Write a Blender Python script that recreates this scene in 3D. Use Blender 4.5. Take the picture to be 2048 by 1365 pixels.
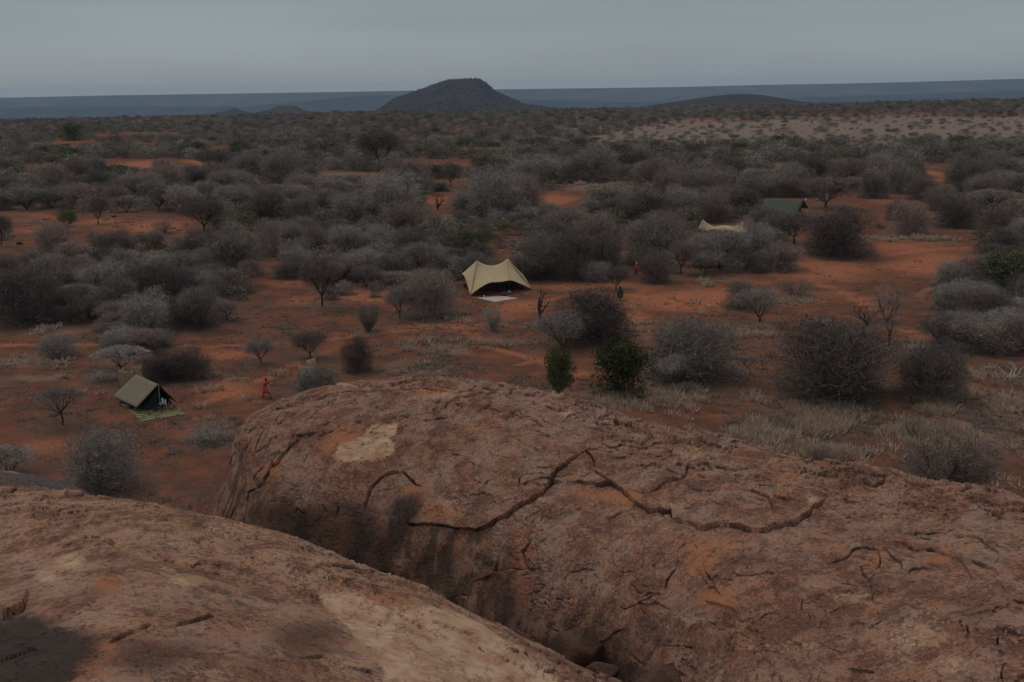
import bpy, math, random
import numpy as np
from mathutils import Matrix, Vector

random.seed(7)
RNG = np.random.default_rng(7)
for o in list(bpy.data.objects):
    bpy.data.objects.remove(o)
S = bpy.context.scene
COL = S.collection

# ------------------------------------------------------------------ camera
F, CX, CY = 1991.0, 1024.0, 682.5
PITCH, ROLL, CAMZ = math.radians(13.97), math.radians(0.85), 25.0
fw = np.array([0, math.cos(PITCH), -math.sin(PITCH)])
u0 = np.array([0, math.sin(PITCH), math.cos(PITCH)])
x0 = np.array([1.0, 0, 0])
rt = math.cos(ROLL) * x0 - math.sin(ROLL) * u0
up = math.cos(ROLL) * u0 + math.sin(ROLL) * x0
CAM = np.array([0, 0, CAMZ])
cd = bpy.data.cameras.new('camera')
cam = bpy.data.objects.new('camera', cd)
COL.objects.link(cam)
M4 = Matrix(((rt[0], up[0], -fw[0], 0), (rt[1], up[1], -fw[1], 0), (rt[2], up[2], -fw[2], CAMZ), (0, 0, 0, 1)))
cam.matrix_world = M4
cd.sensor_width = 36
cd.lens = 36 * F / 2048
cd.clip_start = 0.1
cd.clip_end = 60000
S.camera = cam

# ------------------------------------------------------------------ world, sun, exposure
SUN_EL, SUN_AZ = math.radians(52), math.radians(-48)      # azimuth from +Y towards +X
W = bpy.data.worlds.new('World')
S.world = W
W.use_nodes = True
nt = W.node_tree
nt.nodes.clear()
def N(t, typ, **kw):
    n = t.nodes.new(typ)
    for k, v in kw.items():
        setattr(n, k, v)
    return n
out = N(nt, 'ShaderNodeOutputWorld')
sky = N(nt, 'ShaderNodeTexSky', sky_type='NISHITA', sun_disc=False)
sky.sun_elevation = SUN_EL
sky.sun_rotation = SUN_AZ
bgA = N(nt, 'ShaderNodeBackground')
bgA.inputs[1].default_value = 0.06
nt.links.new(sky.outputs[0], bgA.inputs[0])
tc = N(nt, 'ShaderNodeTexCoord')
sep = N(nt, 'ShaderNodeSeparateXYZ')
nt.links.new(tc.outputs['Generated'], sep.inputs[0])
ramp = N(nt, 'ShaderNodeValToRGB')                        # overcast: dull band low down, paler towards the zenith
el = ramp.color_ramp.elements
el[0].position = 0.0; el[0].color = (0.45, 0.475, 0.48, 1)
el[1].position = 1.0; el[1].color = (0.68, 0.685, 0.69, 1)
e = el.new(0.035); e.color = (0.39, 0.435, 0.45, 1)
e = el.new(0.10); e.color = (0.33, 0.385, 0.41, 1)
e = el.new(0.40); e.color = (0.50, 0.52, 0.545, 1)
nt.links.new(sep.outputs['Z'], ramp.inputs[0])
mp = N(nt, 'ShaderNodeMapping')
mp.inputs['Scale'].default_value = (1.2, 1.2, 9.0)
nt.links.new(tc.outputs['Generated'], mp.inputs[0])
nz = N(nt, 'ShaderNodeTexNoise')
nz.inputs['Scale'].default_value = 1.6
nz.inputs['Detail'].default_value = 4
nz.inputs['Roughness'].default_value = 0.45
nt.links.new(mp.outputs[0], nz.inputs[0])
mr = N(nt, 'ShaderNodeMapRange')
mr.inputs[1].default_value = 0.3; mr.inputs[2].default_value = 0.7
mr.inputs[3].default_value = 0.88; mr.inputs[4].default_value = 1.10
nt.links.new(nz.outputs[0], mr.inputs[0])
vm = N(nt, 'ShaderNodeVectorMath', operation='SCALE')
nt.links.new(ramp.outputs[0], vm.inputs[0])
nt.links.new(mr.outputs[0], vm.inputs['Scale'])
bgB = N(nt, 'ShaderNodeBackground')
nt.links.new(vm.outputs[0], bgB.inputs[0])
bgB.inputs[1].default_value = 1.0
mx = N(nt, 'ShaderNodeMixShader')
mx.inputs[0].default_value = 0.88
nt.links.new(bgA.outputs[0], mx.inputs[1])
nt.links.new(bgB.outputs[0], mx.inputs[2])
nt.links.new(mx.outputs[0], out.inputs[0])

sl = bpy.data.lights.new('sun', 'SUN')
sl.energy = 0.9
sl.angle = math.radians(14)
sl.color = (1.0, 0.95, 0.88)
sun = bpy.data.objects.new('sun', sl)
COL.objects.link(sun)
sd = Vector((math.sin(SUN_AZ) * math.cos(SUN_EL), math.cos(SUN_AZ) * math.cos(SUN_EL), math.sin(SUN_EL)))
sun.rotation_euler = sd.to_track_quat('Z', 'Y').to_euler()

S.view_settings.view_transform = 'Standard'
S.view_settings.look = 'None'
S.view_settings.gamma = 1
S.view_settings.exposure = -0.35
S.render.engine = 'CYCLES'

# ------------------------------------------------------------------ measuring helpers
def rays(px, py):
    px = np.asarray(px, float); py = np.asarray(py, float)
    a = (px - CX) / F; b = -(py - CY) / F
    return fw + a[..., None] * rt + b[..., None] * up
def atD(px, py, D):                                       # point seen at a pixel, D metres ahead
    d = rays(px, py)
    t = np.asarray(D, float) / d[..., 1]
    return CAM + d * t[..., None]
def at(px, py, z=0.0):                                    # point of height z seen at a pixel
    d = rays(px, py)
    t = (z - CAMZ) / d[..., 2]
    return CAM + d * t[..., None]
def project(P):
    d = np.asarray(P, float) - CAM
    zc = d @ fw
    return CX + F * (d @ rt) / zc, CY - F * (d @ up) / zc

_T = np.random.default_rng(11).random(65536).astype(np.float32)
def vnoise(P):
    P = np.asarray(P, np.float64)
    I = np.floor(P).astype(np.int64)
    f = P - I
    f = f * f * (3 - 2 * f)
    r = 0
    for dx in (0, 1):
        wx = f[..., 0] if dx else 1 - f[..., 0]
        for dy in (0, 1):
            wy = f[..., 1] if dy else 1 - f[..., 1]
            for dz in (0, 1):
                wz = f[..., 2] if dz else 1 - f[..., 2]
                h = ((I[..., 0] + dx) * 73856093 ^ (I[..., 1] + dy) * 19349663 ^ (I[..., 2] + dz) * 83492791)
                h = (h ^ (h >> 13)) * 1274126177
                r = r + _T[(h ^ (h >> 16)) & 65535] * wx * wy * wz
    return r * 2 - 1
def fbm(P, octv=4, gain=0.5):
    P = np.asarray(P, float)
    a, s, r = 1.0, 0.0, 0
    for k in range(octv):
        r = r + a * vnoise(P * (2.03 ** k) + 17.3 * k)
        s += a
        a *= gain
    return r / s
def sst(a, b, x):
    t = np.clip((x - a) / (b - a), 0, 1)
    return t * t * (3 - 2 * t)
def v3(x, y, z=0.0):
    x = np.asarray(x, float)
    return np.stack([x, np.broadcast_to(y, x.shape), np.broadcast_to(z, x.shape)], -1)
def pchip(x, y, q):
    x = np.asarray(x, float); y = np.asarray(y, float); q = np.asarray(q, float)
    h = np.diff(x); d = np.diff(y) / h
    m = np.zeros(len(x))
    if len(x) == 2:
        return np.interp(q, x, y)
    w1 = 2 * h[1:] + h[:-1]; w2 = h[1:] + 2 * h[:-1]
    ok = d[:-1] * d[1:] > 0
    dd0 = np.where(ok, d[:-1], 1); dd1 = np.where(ok, d[1:], 1)
    m[1:-1] = np.where(ok, (w1 + w2) / (w1 / dd0 + w2 / dd1), 0)
    m[0] = d[0]; m[-1] = d[-1]
    k = np.clip(np.searchsorted(x, q) - 1, 0, len(x) - 2)
    t = (q - x[k]) / h[k]
    t2, t3 = t * t, t ** 3
    return ((2*t3-3*t2+1)*y[k] + (t3-2*t2+t)*h[k]*m[k] + (-2*t3+3*t2)*y[k+1] + (t3-t2)*h[k]*m[k+1])

# ------------------------------------------------------------------ object helpers
def mesh_np(name, V, Fc, mat=None, smooth=False):
    V = np.ascontiguousarray(V, np.float32).reshape(-1, 3)
    Fc = np.ascontiguousarray(Fc, np.int32)
    me = bpy.data.meshes.new(name)
    n, k = Fc.shape
    me.vertices.add(len(V)); me.vertices.foreach_set('co', V.ravel())
    me.loops.add(n * k); me.loops.foreach_set('vertex_index', Fc.ravel())
    me.polygons.add(n); me.polygons.foreach_set('loop_start', np.arange(0, n * k, k, dtype=np.int32))
    if smooth:
        me.polygons.foreach_set('use_smooth', np.ones(n, bool))
    me.update(calc_edges=True)
    if mat: me.materials.append(mat)
    return me
def attr(me, name, arr, typ='FLOAT'):
    a = me.attributes.new(name, typ, 'POINT')
    key = {'FLOAT': 'value', 'INT': 'value', 'FLOAT_VECTOR': 'vector', 'FLOAT_COLOR': 'color'}[typ]
    a.data.foreach_set(key, np.ascontiguousarray(arr, np.int32 if typ == 'INT' else np.float32).ravel())
def obj(name, me, parent=None, loc=(0, 0, 0)):
    o = bpy.data.objects.new(name, me)
    COL.objects.link(o)
    o.location = loc
    if parent: o.parent = parent
    return o
def tag(o, label, cat, group=None):
    o['label'] = label; o['category'] = cat
    if group: o['group'] = group
    return o
def thing(name, label, cat, loc=(0, 0, 0), rz=0.0, group=None):
    o = obj(name, None, None, tuple(float(c) for c in loc))
    o.rotation_euler = (0, 0, rz)
    return tag(o, label, cat, group)
def grid_faces(nr, nc):
    i = np.arange(nr - 1)[:, None] * nc + np.arange(nc - 1)[None, :]
    return np.stack([i, i + 1, i + 1 + nc, i + nc], -1).reshape(-1, 4)
class MB:                                                 # collects verts / faces of mixed size
    def __init__(s): s.v = []; s.f = []
    def add(s, V, Fc):
        b = len(s.v); s.v += [tuple(map(float, p)) for p in V]
        s.f += [tuple(int(i) + b for i in q) for q in Fc]
    def box(s, c, h, rot=None):
        P = np.array([[x, y, z] for x in (-1, 1) for y in (-1, 1) for z in (-1, 1)], float) * h
        if rot is not None: P = P @ np.asarray(rot).T
        s.add(P + c, [(0, 1, 3, 2), (4, 6, 7, 5), (0, 4, 5, 1), (2, 3, 7, 6), (0, 2, 6, 4), (1, 5, 7, 3)])
    def tube(s, pts, rad, n=6, cap=True):
        pts = np.asarray(pts, float)
        rad = np.broadcast_to(rad, (len(pts),))
        rings = []
        for i, p in enumerate(pts):
            t = pts[min(i + 1, len(pts) - 1)] - pts[max(i - 1, 0)]
            t = t / (np.linalg.norm(t) + 1e-9)
            a = np.cross(t, [0.31, 0.17, 0.93] if abs(t[2]) < .9 else [1, 0.1, 0]); a /= np.linalg.norm(a)
            b = np.cross(t, a)
            an = np.arange(n) * 2 * math.pi / n
            rings.append(p + rad[i] * (np.cos(an)[:, None] * a + np.sin(an)[:, None] * b))
        V = np.concatenate(rings)
        fc = [(i*n+j, i*n+(j+1) % n, (i+1)*n+(j+1) % n, (i+1)*n+j) for i in range(len(pts)-1) for j in range(n)]
        if cap: fc += [tuple(range(n))[::-1], tuple(range((len(pts)-1)*n, len(pts)*n))]
        s.add(V, fc)
    def lathe(s, c, prof, n=12, sx=1, sy=1):
        V = [(c[0]+r*sx*math.cos(2*math.pi*j/n), c[1]+r*sy*math.sin(2*math.pi*j/n), c[2]+z) for r, z in prof for j in range(n)]
        fc = [(i*n+j, i*n+(j+1) % n, (i+1)*n+(j+1) % n, (i+1)*n+j) for i in range(len(prof)-1) for j in range(n)]
        fc += [tuple(range(n))[::-1], tuple(range((len(prof)-1)*n, len(prof)*n))]
        s.add(V, fc)
    def mesh(s, name, mat, smooth=False):
        me = bpy.data.meshes.new(name)
        me.from_pydata(s.v, [], s.f)
        if smooth: me.polygons.foreach_set('use_smooth', [True] * len(me.polygons))
        me.materials.append(mat); me.update()
        return me
    def obj(s, name, mat, parent=None, smooth=False, loc=(0, 0, 0)):
        return obj(name, s.mesh(name, mat, smooth), parent, loc)

# ------------------------------------------------------------------ materials
def mat_new(name):
    m = bpy.data.materials.new(name); m.use_nodes = True
    t = m.node_tree; b = t.nodes['Principled BSDF']
    b.inputs['Roughness'].default_value = 0.9
    b.inputs['Specular IOR Level'].default_value = 0.25
    return m, t, b
def noise_node(t, scale, detail=4, rough=0.55, vec=None, sc3=None):
    n = N(t, 'ShaderNodeTexNoise')
    n.inputs['Scale'].default_value = scale; n.inputs['Detail'].default_value = detail
    n.inputs['Roughness'].default_value = rough
    if vec is not None:
        if sc3:
            m = N(t, 'ShaderNodeMapping'); m.inputs['Scale'].default_value = sc3
            t.links.new(vec, m.inputs[0]); vec = m.outputs[0]
        t.links.new(vec, n.inputs['Vector'])
    return n.outputs[0]
def rng_node(t, src, a, b, c=0.0, d=1.0):
    n = N(t, 'ShaderNodeMapRange', clamp=True)
    t.links.new(src, n.inputs[0])
    for i, v in zip((1, 2, 3, 4), (a, b, c, d)): n.inputs[i].default_value = v
    return n.outputs[0]
def mixc(t, fac, a, b, mode='MIX'):
    n = N(t, 'ShaderNodeMix', data_type='RGBA', blend_type=mode)
    if isinstance(fac, (int, float)): n.inputs[0].default_value = fac
    else: t.links.new(fac, n.inputs[0])
    for i, c in ((6, a), (7, b)):
        if isinstance(c, tuple): n.inputs[i].default_value = (*c, 1)
        else: t.links.new(c, n.inputs[i])
    return n.outputs[2]
def math_node(t, op, a, b):
    n = N(t, 'ShaderNodeMath', operation=op)
    for i, c in ((0, a), (1, b)):
        if isinstance(c, (int, float)): n.inputs[i].default_value = c
        else: t.links.new(c, n.inputs[i])
    return n.outputs[0]
def bump(t, b, h, strength, dist):
    n = N(t, 'ShaderNodeBump'); n.inputs['Strength'].default_value = strength
    n.inputs['Distance'].default_value = dist
    t.links.new(h, n.inputs['Height']); t.links.new(n.outputs[0], b.inputs['Normal'])
def plain(name, c, var=0.15, scale=4.0, rough=0.85, c2=None):
    m, t, b = mat_new(name)
    co = N(t, 'ShaderNodeTexCoord').outputs['Object']
    f = rng_node(t, noise_node(t, scale, 4, 0.6, co), 0.3, 0.7)
    c2 = c2 or tuple(x * (1 - var * 2) for x in c)
    t.links.new(mixc(t, f, c, c2), b.inputs['Base Color'])
    b.inputs['Roughness'].default_value = rough
    return m
def twig_mat(name, c1, c2):
    m, t, b = mat_new(name)
    oi = N(t, 'ShaderNodeObjectInfo').outputs['Random']
    co = N(t, 'ShaderNodeTexCoord').outputs['Object']
    f = rng_node(t, noise_node(t, 6.0, 3, 0.6, co), 0.3, 0.7)
    c = mixc(t, f, c1, c2)
    k = rng_node(t, oi, 0, 1, 0.62, 1.30)
    vmn = N(t, 'ShaderNodeVectorMath', operation='SCALE')
    t.links.new(c, vmn.inputs[0]); t.links.new(k, vmn.inputs['Scale'])
    t.links.new(vmn.outputs[0], b.inputs['Base Color'])
    b.inputs['Roughness'].default_value = 1.0
    b.inputs['Specular IOR Level'].default_value = 0.1
    return m

M = {}
M['D'] = twig_mat('twigs_dark_grey', (0.28, 0.232, 0.203), (0.155, 0.127, 0.111))
M['K'] = twig_mat('twigs_blackish', (0.15, 0.123, 0.112), (0.082, 0.067, 0.060))
M['G'] = twig_mat('twigs_silver_grey', (0.38, 0.335, 0.30), (0.19, 0.162, 0.143))
M['P'] = twig_mat('twigs_purple_brown', (0.30, 0.228, 0.20), (0.19, 0.144, 0.125))
M['S'] = twig_mat('bleached_dead_wood', (0.36, 0.32, 0.28), (0.24, 0.20, 0.17))
M['bark'] = twig_mat('thorn_bark', (0.085, 0.066, 0.056), (0.05, 0.04, 0.035))
M['green'] = twig_mat('evergreen_leaf', (0.085, 0.10, 0.038), (0.05, 0.062, 0.027))
M['olive'] = twig_mat('olive_leaf', (0.15, 0.15, 0.08), (0.10, 0.10, 0.056))
M['grass'] = twig_mat('dry_grass', (0.70, 0.53, 0.40), (0.46, 0.33, 0.235))
M['litter'] = twig_mat('grey_dead_twigs', (0.33, 0.28, 0.24), (0.20, 0.165, 0.14))

def soil_mat():
    m, t, b = mat_new('red_soil')
    co = N(t, 'ShaderNodeTexCoord').outputs['Object']
    A = lambda n: N(t, 'ShaderNodeAttribute', attribute_name=n).outputs['Fac']
    big = noise_node(t, 0.045, 6, 0.6, co)
    mid = noise_node(t, 0.33, 8, 0.68, co)
    fine = noise_node(t, 2.2, 8, 0.7, co)
    tiny = noise_node(t, 11.0, 4, 0.7, co)
    dark, red, bright = (0.12, 0.054, 0.035), (0.25, 0.085, 0.044), (0.42, 0.145, 0.073)
    c = mixc(t, rng_node(t, mid, 0.42, 0.62), dark, red)
    bf = math_node(t, 'ADD', A('bare'), rng_node(t, big, 0.35, 0.75, -0.25, 0.25))
    bf = math_node(t, 'ADD', bf, rng_node(t, fine, 0.3, 0.7, -0.22, 0.22))
    c = mixc(t, rng_node(t, bf, 0.25, 0.8), c, bright)
    lf = math_node(t, 'ADD', A('litter'), rng_node(t, fine, 0.3, 0.7, -0.3, 0.3))
    lf = math_node(t, 'ADD', lf, rng_node(t, mid, 0.3, 0.7, -0.25, 0.25))
    c = mixc(t, rng_node(t, lf, 0.3, 0.95, 0, 0.9), c, (0.25, 0.178, 0.13))
    gl = rng_node(t, fine, 0.49, 0.60, 0, 0.8)           # scattered grey twigs and leaf litter
    c = mixc(t, gl, c, (0.125, 0.085, 0.064))
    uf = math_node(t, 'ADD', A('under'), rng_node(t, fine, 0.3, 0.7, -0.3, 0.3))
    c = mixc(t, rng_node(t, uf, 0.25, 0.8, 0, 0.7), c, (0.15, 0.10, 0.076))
    c = mixc(t, rng_node(t, A('pale'), 0.1, 0.9), c, mixc(t, rng_node(t, fine, .35, .65), (0.27, 0.198, 0.16), (0.19, 0.135, 0.108)))
    c = mixc(t, rng_node(t, A('far'), 0.0, 1.0), c, (0.10, 0.095, 0.074))
    c = mixc(t, rng_node(t, tiny, 0.60, 0.68, 0.0, 0.5), c, (0.36, 0.24, 0.18))
    c = mixc(t, rng_node(t, tiny, 0.52, 0.36, 0.0, 0.6), c, mixc(t, 0.5, c, (0.03, 0.015, 0.01)))
    t.links.new(c, b.inputs['Base Color'])
    b.inputs['Roughness'].default_value = 1.0
    b.inputs['Specular IOR Level'].default_value = 0.05
    bump(t, b, math_node(t, 'ADD', mid, math_node(t, 'MULTIPLY', fine, 0.35)), 0.7, 0.35)
    return m
def rock_mat(name, base_a, base_b, warm, scale=1.0, rough_c=(0.295, 0.175, 0.125), smooth_c=(0.16, 0.06, 0.033)):
    m, t, b = mat_new(name)
    co = N(t, 'ShaderNodeTexCoord').outputs['Object']
    at_ = N(t, 'ShaderNodeAttribute', attribute_name='stain_shade')
    sp = N(t, 'ShaderNodeSeparateColor'); t.links.new(at_.outputs['Color'], sp.inputs[0])
    alpha = at_.outputs['Alpha']
    big = noise_node(t, 0.55 * scale, 6, 0.62, co)
    mid = noise_node(t, 2.4 * scale, 7, 0.65, co)
    fine = noise_node(t, 13.0 * scale, 6, 0.7, co)
    gr = noise_node(t, 48.0 * scale, 3, 0.7, co)
    c = mixc(t, rng_node(t, big, 0.42, 0.58), base_a, base_b)
    lich = math_node(t, 'ADD', noise_node(t, 0.85 * scale, 8, 0.6, co, (1, 1, 1.5)), rng_node(t, fine, .3, .7, -.05, .05))
    c = mixc(t, rng_node(t, lich, 0.515, 0.56, 0, 0.75), c, rough_c)
    c = mixc(t, rng_node(t, lich, 0.475, 0.43, 0, 0.8), c, smooth_c)
    c = mixc(t, rng_node(t, mid, 0.53, 0.60, 0, 0.7), c, warm)
    c = mixc(t, rng_node(t, mid, 0.46, 0.38, 0, 0.6), c, (0.115, 0.068, 0.052))
    rim = rng_node(t, math_node(t, 'ABSOLUTE', math_node(t, 'SUBTRACT', mid, 0.545), 0), 0.012, 0.0, 0, 0.55)
    c = mixc(t, rim, c, (0.46, 0.33, 0.26))
    crk_ = rng_node(t, math_node(t, 'ABSOLUTE', math_node(t, 'SUBTRACT', noise_node(t, 1.3 * scale, 9, 0.62, co), 0.5), 0), 0.007, 0.001, 0, 1)
    c = mixc(t, math_node(t, 'MULTIPLY', crk_, 0.5), c, (0.06, 0.036, 0.03))
    c = mixc(t, rng_node(t, fine, 0.52, 0.68, 0, 0.5), c, (0.38, 0.235, 0.175))
    c = mixc(t, rng_node(t, fine, 0.5, 0.36, 0, 0.7), c, (0.10, 0.058, 0.045))
    wob = math_node(t, 'ADD', rng_node(t, fine, 0.3, 0.7, -0.22, 0.22), rng_node(t, mid, 0.3, 0.7, -0.2, 0.2))
    def st(src, lo=0.35, hi=0.6, top=1.0): return rng_node(t, math_node(t, 'ADD', src, wob), lo, hi, 0, top)
    c = mixc(t, st(sp.outputs[1], .25, .7, .85), c, mixc(t, mid, (0.42, 0.155, 0.065), (0.29, 0.125, 0.065)))
    c = mixc(t, st(sp.outputs[0], .25, .7, .88), c, mixc(t, rng_node(t, mid, .4, .6), (0.60, 0.395, 0.255), (0.40, 0.225, 0.13)))
    c = mixc(t, st(sp.outputs[2], .25, .7, .88), c, mixc(t, mid, (0.065, 0.037, 0.026), (0.115, 0.055, 0.032)))
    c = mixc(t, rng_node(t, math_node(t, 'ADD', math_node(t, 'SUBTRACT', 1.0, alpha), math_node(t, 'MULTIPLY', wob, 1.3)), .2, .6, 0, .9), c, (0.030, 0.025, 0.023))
    # water marks running down the steep faces
    ge = N(t, 'ShaderNodeNewGeometry'); gs = N(t, 'ShaderNodeSeparateXYZ'); t.links.new(ge.outputs['True Normal'], gs.inputs[0])
    steep = rng_node(t, gs.outputs[2], 0.72, 0.42)
    wm = rng_node(t, noise_node(t, 1.0, 5, .6, co, (2.6, 2.6, .28)), .47, .56)
    c = mixc(t, math_node(t, 'MULTIPLY', math_node(t, 'MULTIPLY', steep, wm), .8), c, (0.058, 0.036, 0.028))
    # crystal speckle
    c = mixc(t, math_node(t, 'MULTIPLY', alpha, rng_node(t, gr, 0.57, 0.68, 0, 0.75)), c, mixc(t, 0.55, c, (0.55, 0.43, 0.38)))
    c = mixc(t, rng_node(t, gr, 0.42, 0.30, 0, 0.7), c, mixc(t, 0.6, c, (0.03, 0.02, 0.018)))
    t.links.new(c, b.inputs['Base Color'])
    b.inputs['Roughness'].default_value = 0.95
    b.inputs['Specular IOR Level'].default_value = 0.15
    h = math_node(t, 'ADD', math_node(t, 'SUBTRACT', math_node(t, 'MULTIPLY', mid, 1.6), math_node(t, 'MULTIPLY', crk_, .6)), math_node(t, 'ADD', math_node(t, 'MULTIPLY', fine, 0.5), math_node(t, 'MULTIPLY', gr, 0.16)))
    bump(t, b, h, 0.75, 0.035)
    return m

# ------------------------------------------------------------------ ground
def blobs(px, py, L):
    r = np.zeros(np.shape(px))
    for (a, b, rx, ry, *s) in L:
        d = ((px - a) / rx) ** 2 + ((py - b) / ry) ** 2
        r = np.maximum(r, (s[0] if s else 1.0) * np.exp(-d * 0.9))
    return r
BARE = [(760,590,100,14),(1030,620,80,20),(1160,578,160,14),(1400,598,170,24),(1650,540,150,30),(1560,600,130,18),(1900,530,130,25),
 (1830,500,150,15,.7),(460,775,75,24,.9),(450,706,75,14,.9),(300,687,130,4),(900,656,150,10),(40,690,70,4),(540,560,120,18,.8),(620,600,70,12,.7),
 (300,455,95,20),(200,448,60,15),(60,432,65,8,.8),(275,328,65,8),(392,326,38,6),(110,334,55,4),(500,445,32,8),(90,462,60,12,.7),(1120,400,50,18),
 (1265,398,16,6),(1875,350,25,20),(1760,400,60,10,.7),(1790,440,90,12,.6),(1960,500,80,12,.7),(340,1010,70,16,.6),(90,890,70,25,.7),(1290,680,25,45,.5),
 (1270,630,45,20,.6),(1110,705,70,12,.6),(1180,755,25,16,.8),(1420,835,55,8,.7),(1770,820,30,12,.5),(1750,640,80,25,.5),(880,330,60,8,.8),(910,400,40,14,.8),
 (890,437,28,8,.9),(1000,640,90,8,.7),(1480,560,80,15,.7),(700,665,90,8,.7),(150,285,30,4,.6),(450,300,30,3,.6),(1640,325,30,6,.5),(400,470,100,14,.6),(330,640,200,6,.4)]
for TRK in ([(0,692),(150,690),(300,684),(430,690),(560,684),(700,670),(820,661),(900,655),(980,640),(1060,618),(1150,590),(1250,585),(1380,596),(1500,575),(1640,545),(1780,515),(1920,500),(2048,492)],
            [(1060,730),(1180,700),(1275,690),(1290,650),(1262,618),(1250,590)],[(1560,520),(1640,560),(1700,590),(1790,640),(1860,680)],[(430,800),(500,770),(560,735),(640,700),(720,672)],[(930,650),(1000,690),(1090,720),(1180,755)]):
    for (x1, y1), (x2, y2) in zip(TRK, TRK[1:]):
        for q in np.linspace(0, 1, max(2, int(abs(x2 - x1) + 2 * abs(y2 - y1)) // 22), endpoint=False):
            BARE.append((x1 + (x2 - x1) * q, y1 + (y2 - y1) * q, 24, 3.4, .95))
LIT = [(1180,800,130,15),(1350,790,160,20),(1600,850,170,45,.8),(1950,850,130,75,.8),(850,740,120,25,.75),(900,700,70,12),(60,720,80,12),(60,752,70,6),
 (100,662,90,12,.8),(470,750,50,5),(1740,480,120,9,.8),(1870,484,70,8,.9),(760,370,60,8,.8),(1200,372,95,8),(700,350,60,5),(1590,332,42,7),(1440,562,50,7,.8),
 (1530,650,55,6,.8),(1500,667,55,6),(1000,682,110,8,.7),(50,440,60,4,.7),(640,610,60,5,.8),(420,870,50,14,.6),(1350,880,160,15,.9),(560,372,40,6,.7),(210,290,40,3,.6),
 (1400,720,120,60,.5),(1250,530,25,14,.6),(1900,740,90,40,.5),(60,480,40,5,.6)]
def ground_h(x, y):
    P = v3(x, y)
    near = sst(1500, 900, y)
    h = fbm(P * 0.012, 3) * 0.9 * near + fbm(P * 0.11 + 5, 3) * 0.16 * sst(500, 200, y)
    h = h + fbm(P * 0.0011 + 9, 3) * 6.0 * sst(900, 2500, y)
    r = np.maximum(0, y - 1450)
    h = h - 62 * sst(0, 2600, r) - 105 * sst(2300, 7500, r)
    # the plain climbs slightly on the right of the view, falls a little on the left
    h = h + 4.0 * sst(0.12, 0.5, x / np.maximum(y, 1)) * sst(500, 1400, y) - 3.0 * sst(-0.1, -0.5, x / np.maximum(y, 1)) * sst(500, 1400, y)
    return h
ys = np.concatenate([np.linspace(6, 40, 16)[:-1], 40 * (1500 / 40) ** np.linspace(0, 1, 380)[:-1], 1500 * (11500 / 1500) ** np.linspace(0, 1, 90)])
us = np.linspace(-1.05, 1.05, 481)
us = np.sign(us) * (np.abs(us) * 0.55 + 0.5 * np.abs(us) ** 3)
Y, U = np.meshgrid(ys, us, indexing='ij')
X = U * (Y + 25)
Z = ground_h(X, Y)
gme = mesh_np('ground', np.stack([X, Y, Z], -1), grid_faces(*X.shape), soil_mat(), True)
ppx, ppy = project(np.stack([X, Y, Z], -1))
wx = fbm(v3(X * .05, Y * .05), 3)
bpx = ppx + wx * 60; bpy_ = ppy + fbm(v3(X * .05, Y * .05, 7.), 3) * 12 * np.clip((ppy - 200) / 300, 0, 1.5)
attr(gme, 'bare', blobs(bpx, bpy_, BARE))
attr(gme, 'litter', blobs(bpx, bpy_, LIT))
palev = sst(1020, 1180, ppx + wx * 120) * sst(640, 560, Y * 1.0 + 0) * 0
hy = ppy - (187 - (ppx - 1024) * math.tan(ROLL))
palev = sst(880, 1330, ppx + wx * 260 + (hy - 85) * 4) * sst(52, 66, hy + wx * 14) * sst(124, 104, hy + wx * 12)
attr(gme, 'pale', palev)
attr(gme, 'far', sst(1000, 2000, Y))
g = obj('ground', gme); g['kind'] = 'structure'

# ------------------------------------------------------------------ far hills, escarpment
def far_mat(name, a, b_, sc):
    m, t, b = mat_new(name)
    co = N(t, 'ShaderNodeTexCoord').outputs['Object']
    f = rng_node(t, noise_node(t, sc, 8, 0.7, co), 0.38, 0.62)
    t.links.new(mixc(t, f, a, b_), b.inputs['Base Color'])
    b.inputs['Roughness'].default_value = 1; b.inputs['Specular IOR Level'].default_value = 0.0
    bump(t, b, noise_node(t, sc * 2, 6, 0.7, co), 0.8, 4.0)
    return m
def ridge(name, prof, D, depth, base, mat, seed, rough, n=(420, 60), sharp=1.0):
    # prof: skyline pixels (px, py); the ridge is a real hill with a front and a back slope
    prof = np.array(prof, float)
    px = np.linspace(prof[0, 0], prof[-1, 0], n[0])
    py = pchip(prof[:, 0], prof[:, 1], px)
    top = atD(px, py, D)
    v = np.linspace(-1, 1, n[1])
    V_, I_ = np.meshgrid(v, np.arange(n[0]), indexing='ij')
    Yv = D + V_ * depth
    Xv = top[I_, 0] * Yv / D
    q = v3(Xv, Yv, seed) * [rough[0], rough[0], 1]
    s = np.clip(1 - np.abs(V_), 0, 1) ** sharp
    s = s * s * (3 - 2 * s) if sharp >= 1 else s
    hgt = (top[I_, 2] - base) * s
    Zv = base + hgt + fbm(q, 6, 0.55) * rough[1] * np.sqrt(np.clip(s, 0, 1)) * sst(0, 8, hgt) * (1 - np.exp(-((V_) / .12) ** 2) * .6)
    me = mesh_np(name, np.stack([Xv, Yv, Zv], -1), grid_faces(*Xv.shape), mat, True)
    o = obj(name, me); o['kind'] = 'structure'
    return o, (Xv, Yv, Zv)
scrub_far = far_mat('far_scrub_slope', (0.045, 0.05, 0.045), (0.12, 0.105, 0.095), 0.0022)
ridge('escarpment', [(-900,214),(-300,204),(0,196),(250,191),(500,187),(700,184),(1000,179),(1300,175.5),(1500,171),(1800,165),(2048,158),(2400,150),(3000,142)],
      13200, 3000, -190, scrub_far, 3.3, (0.0012, 9.0), n=(700, 90))
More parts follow.
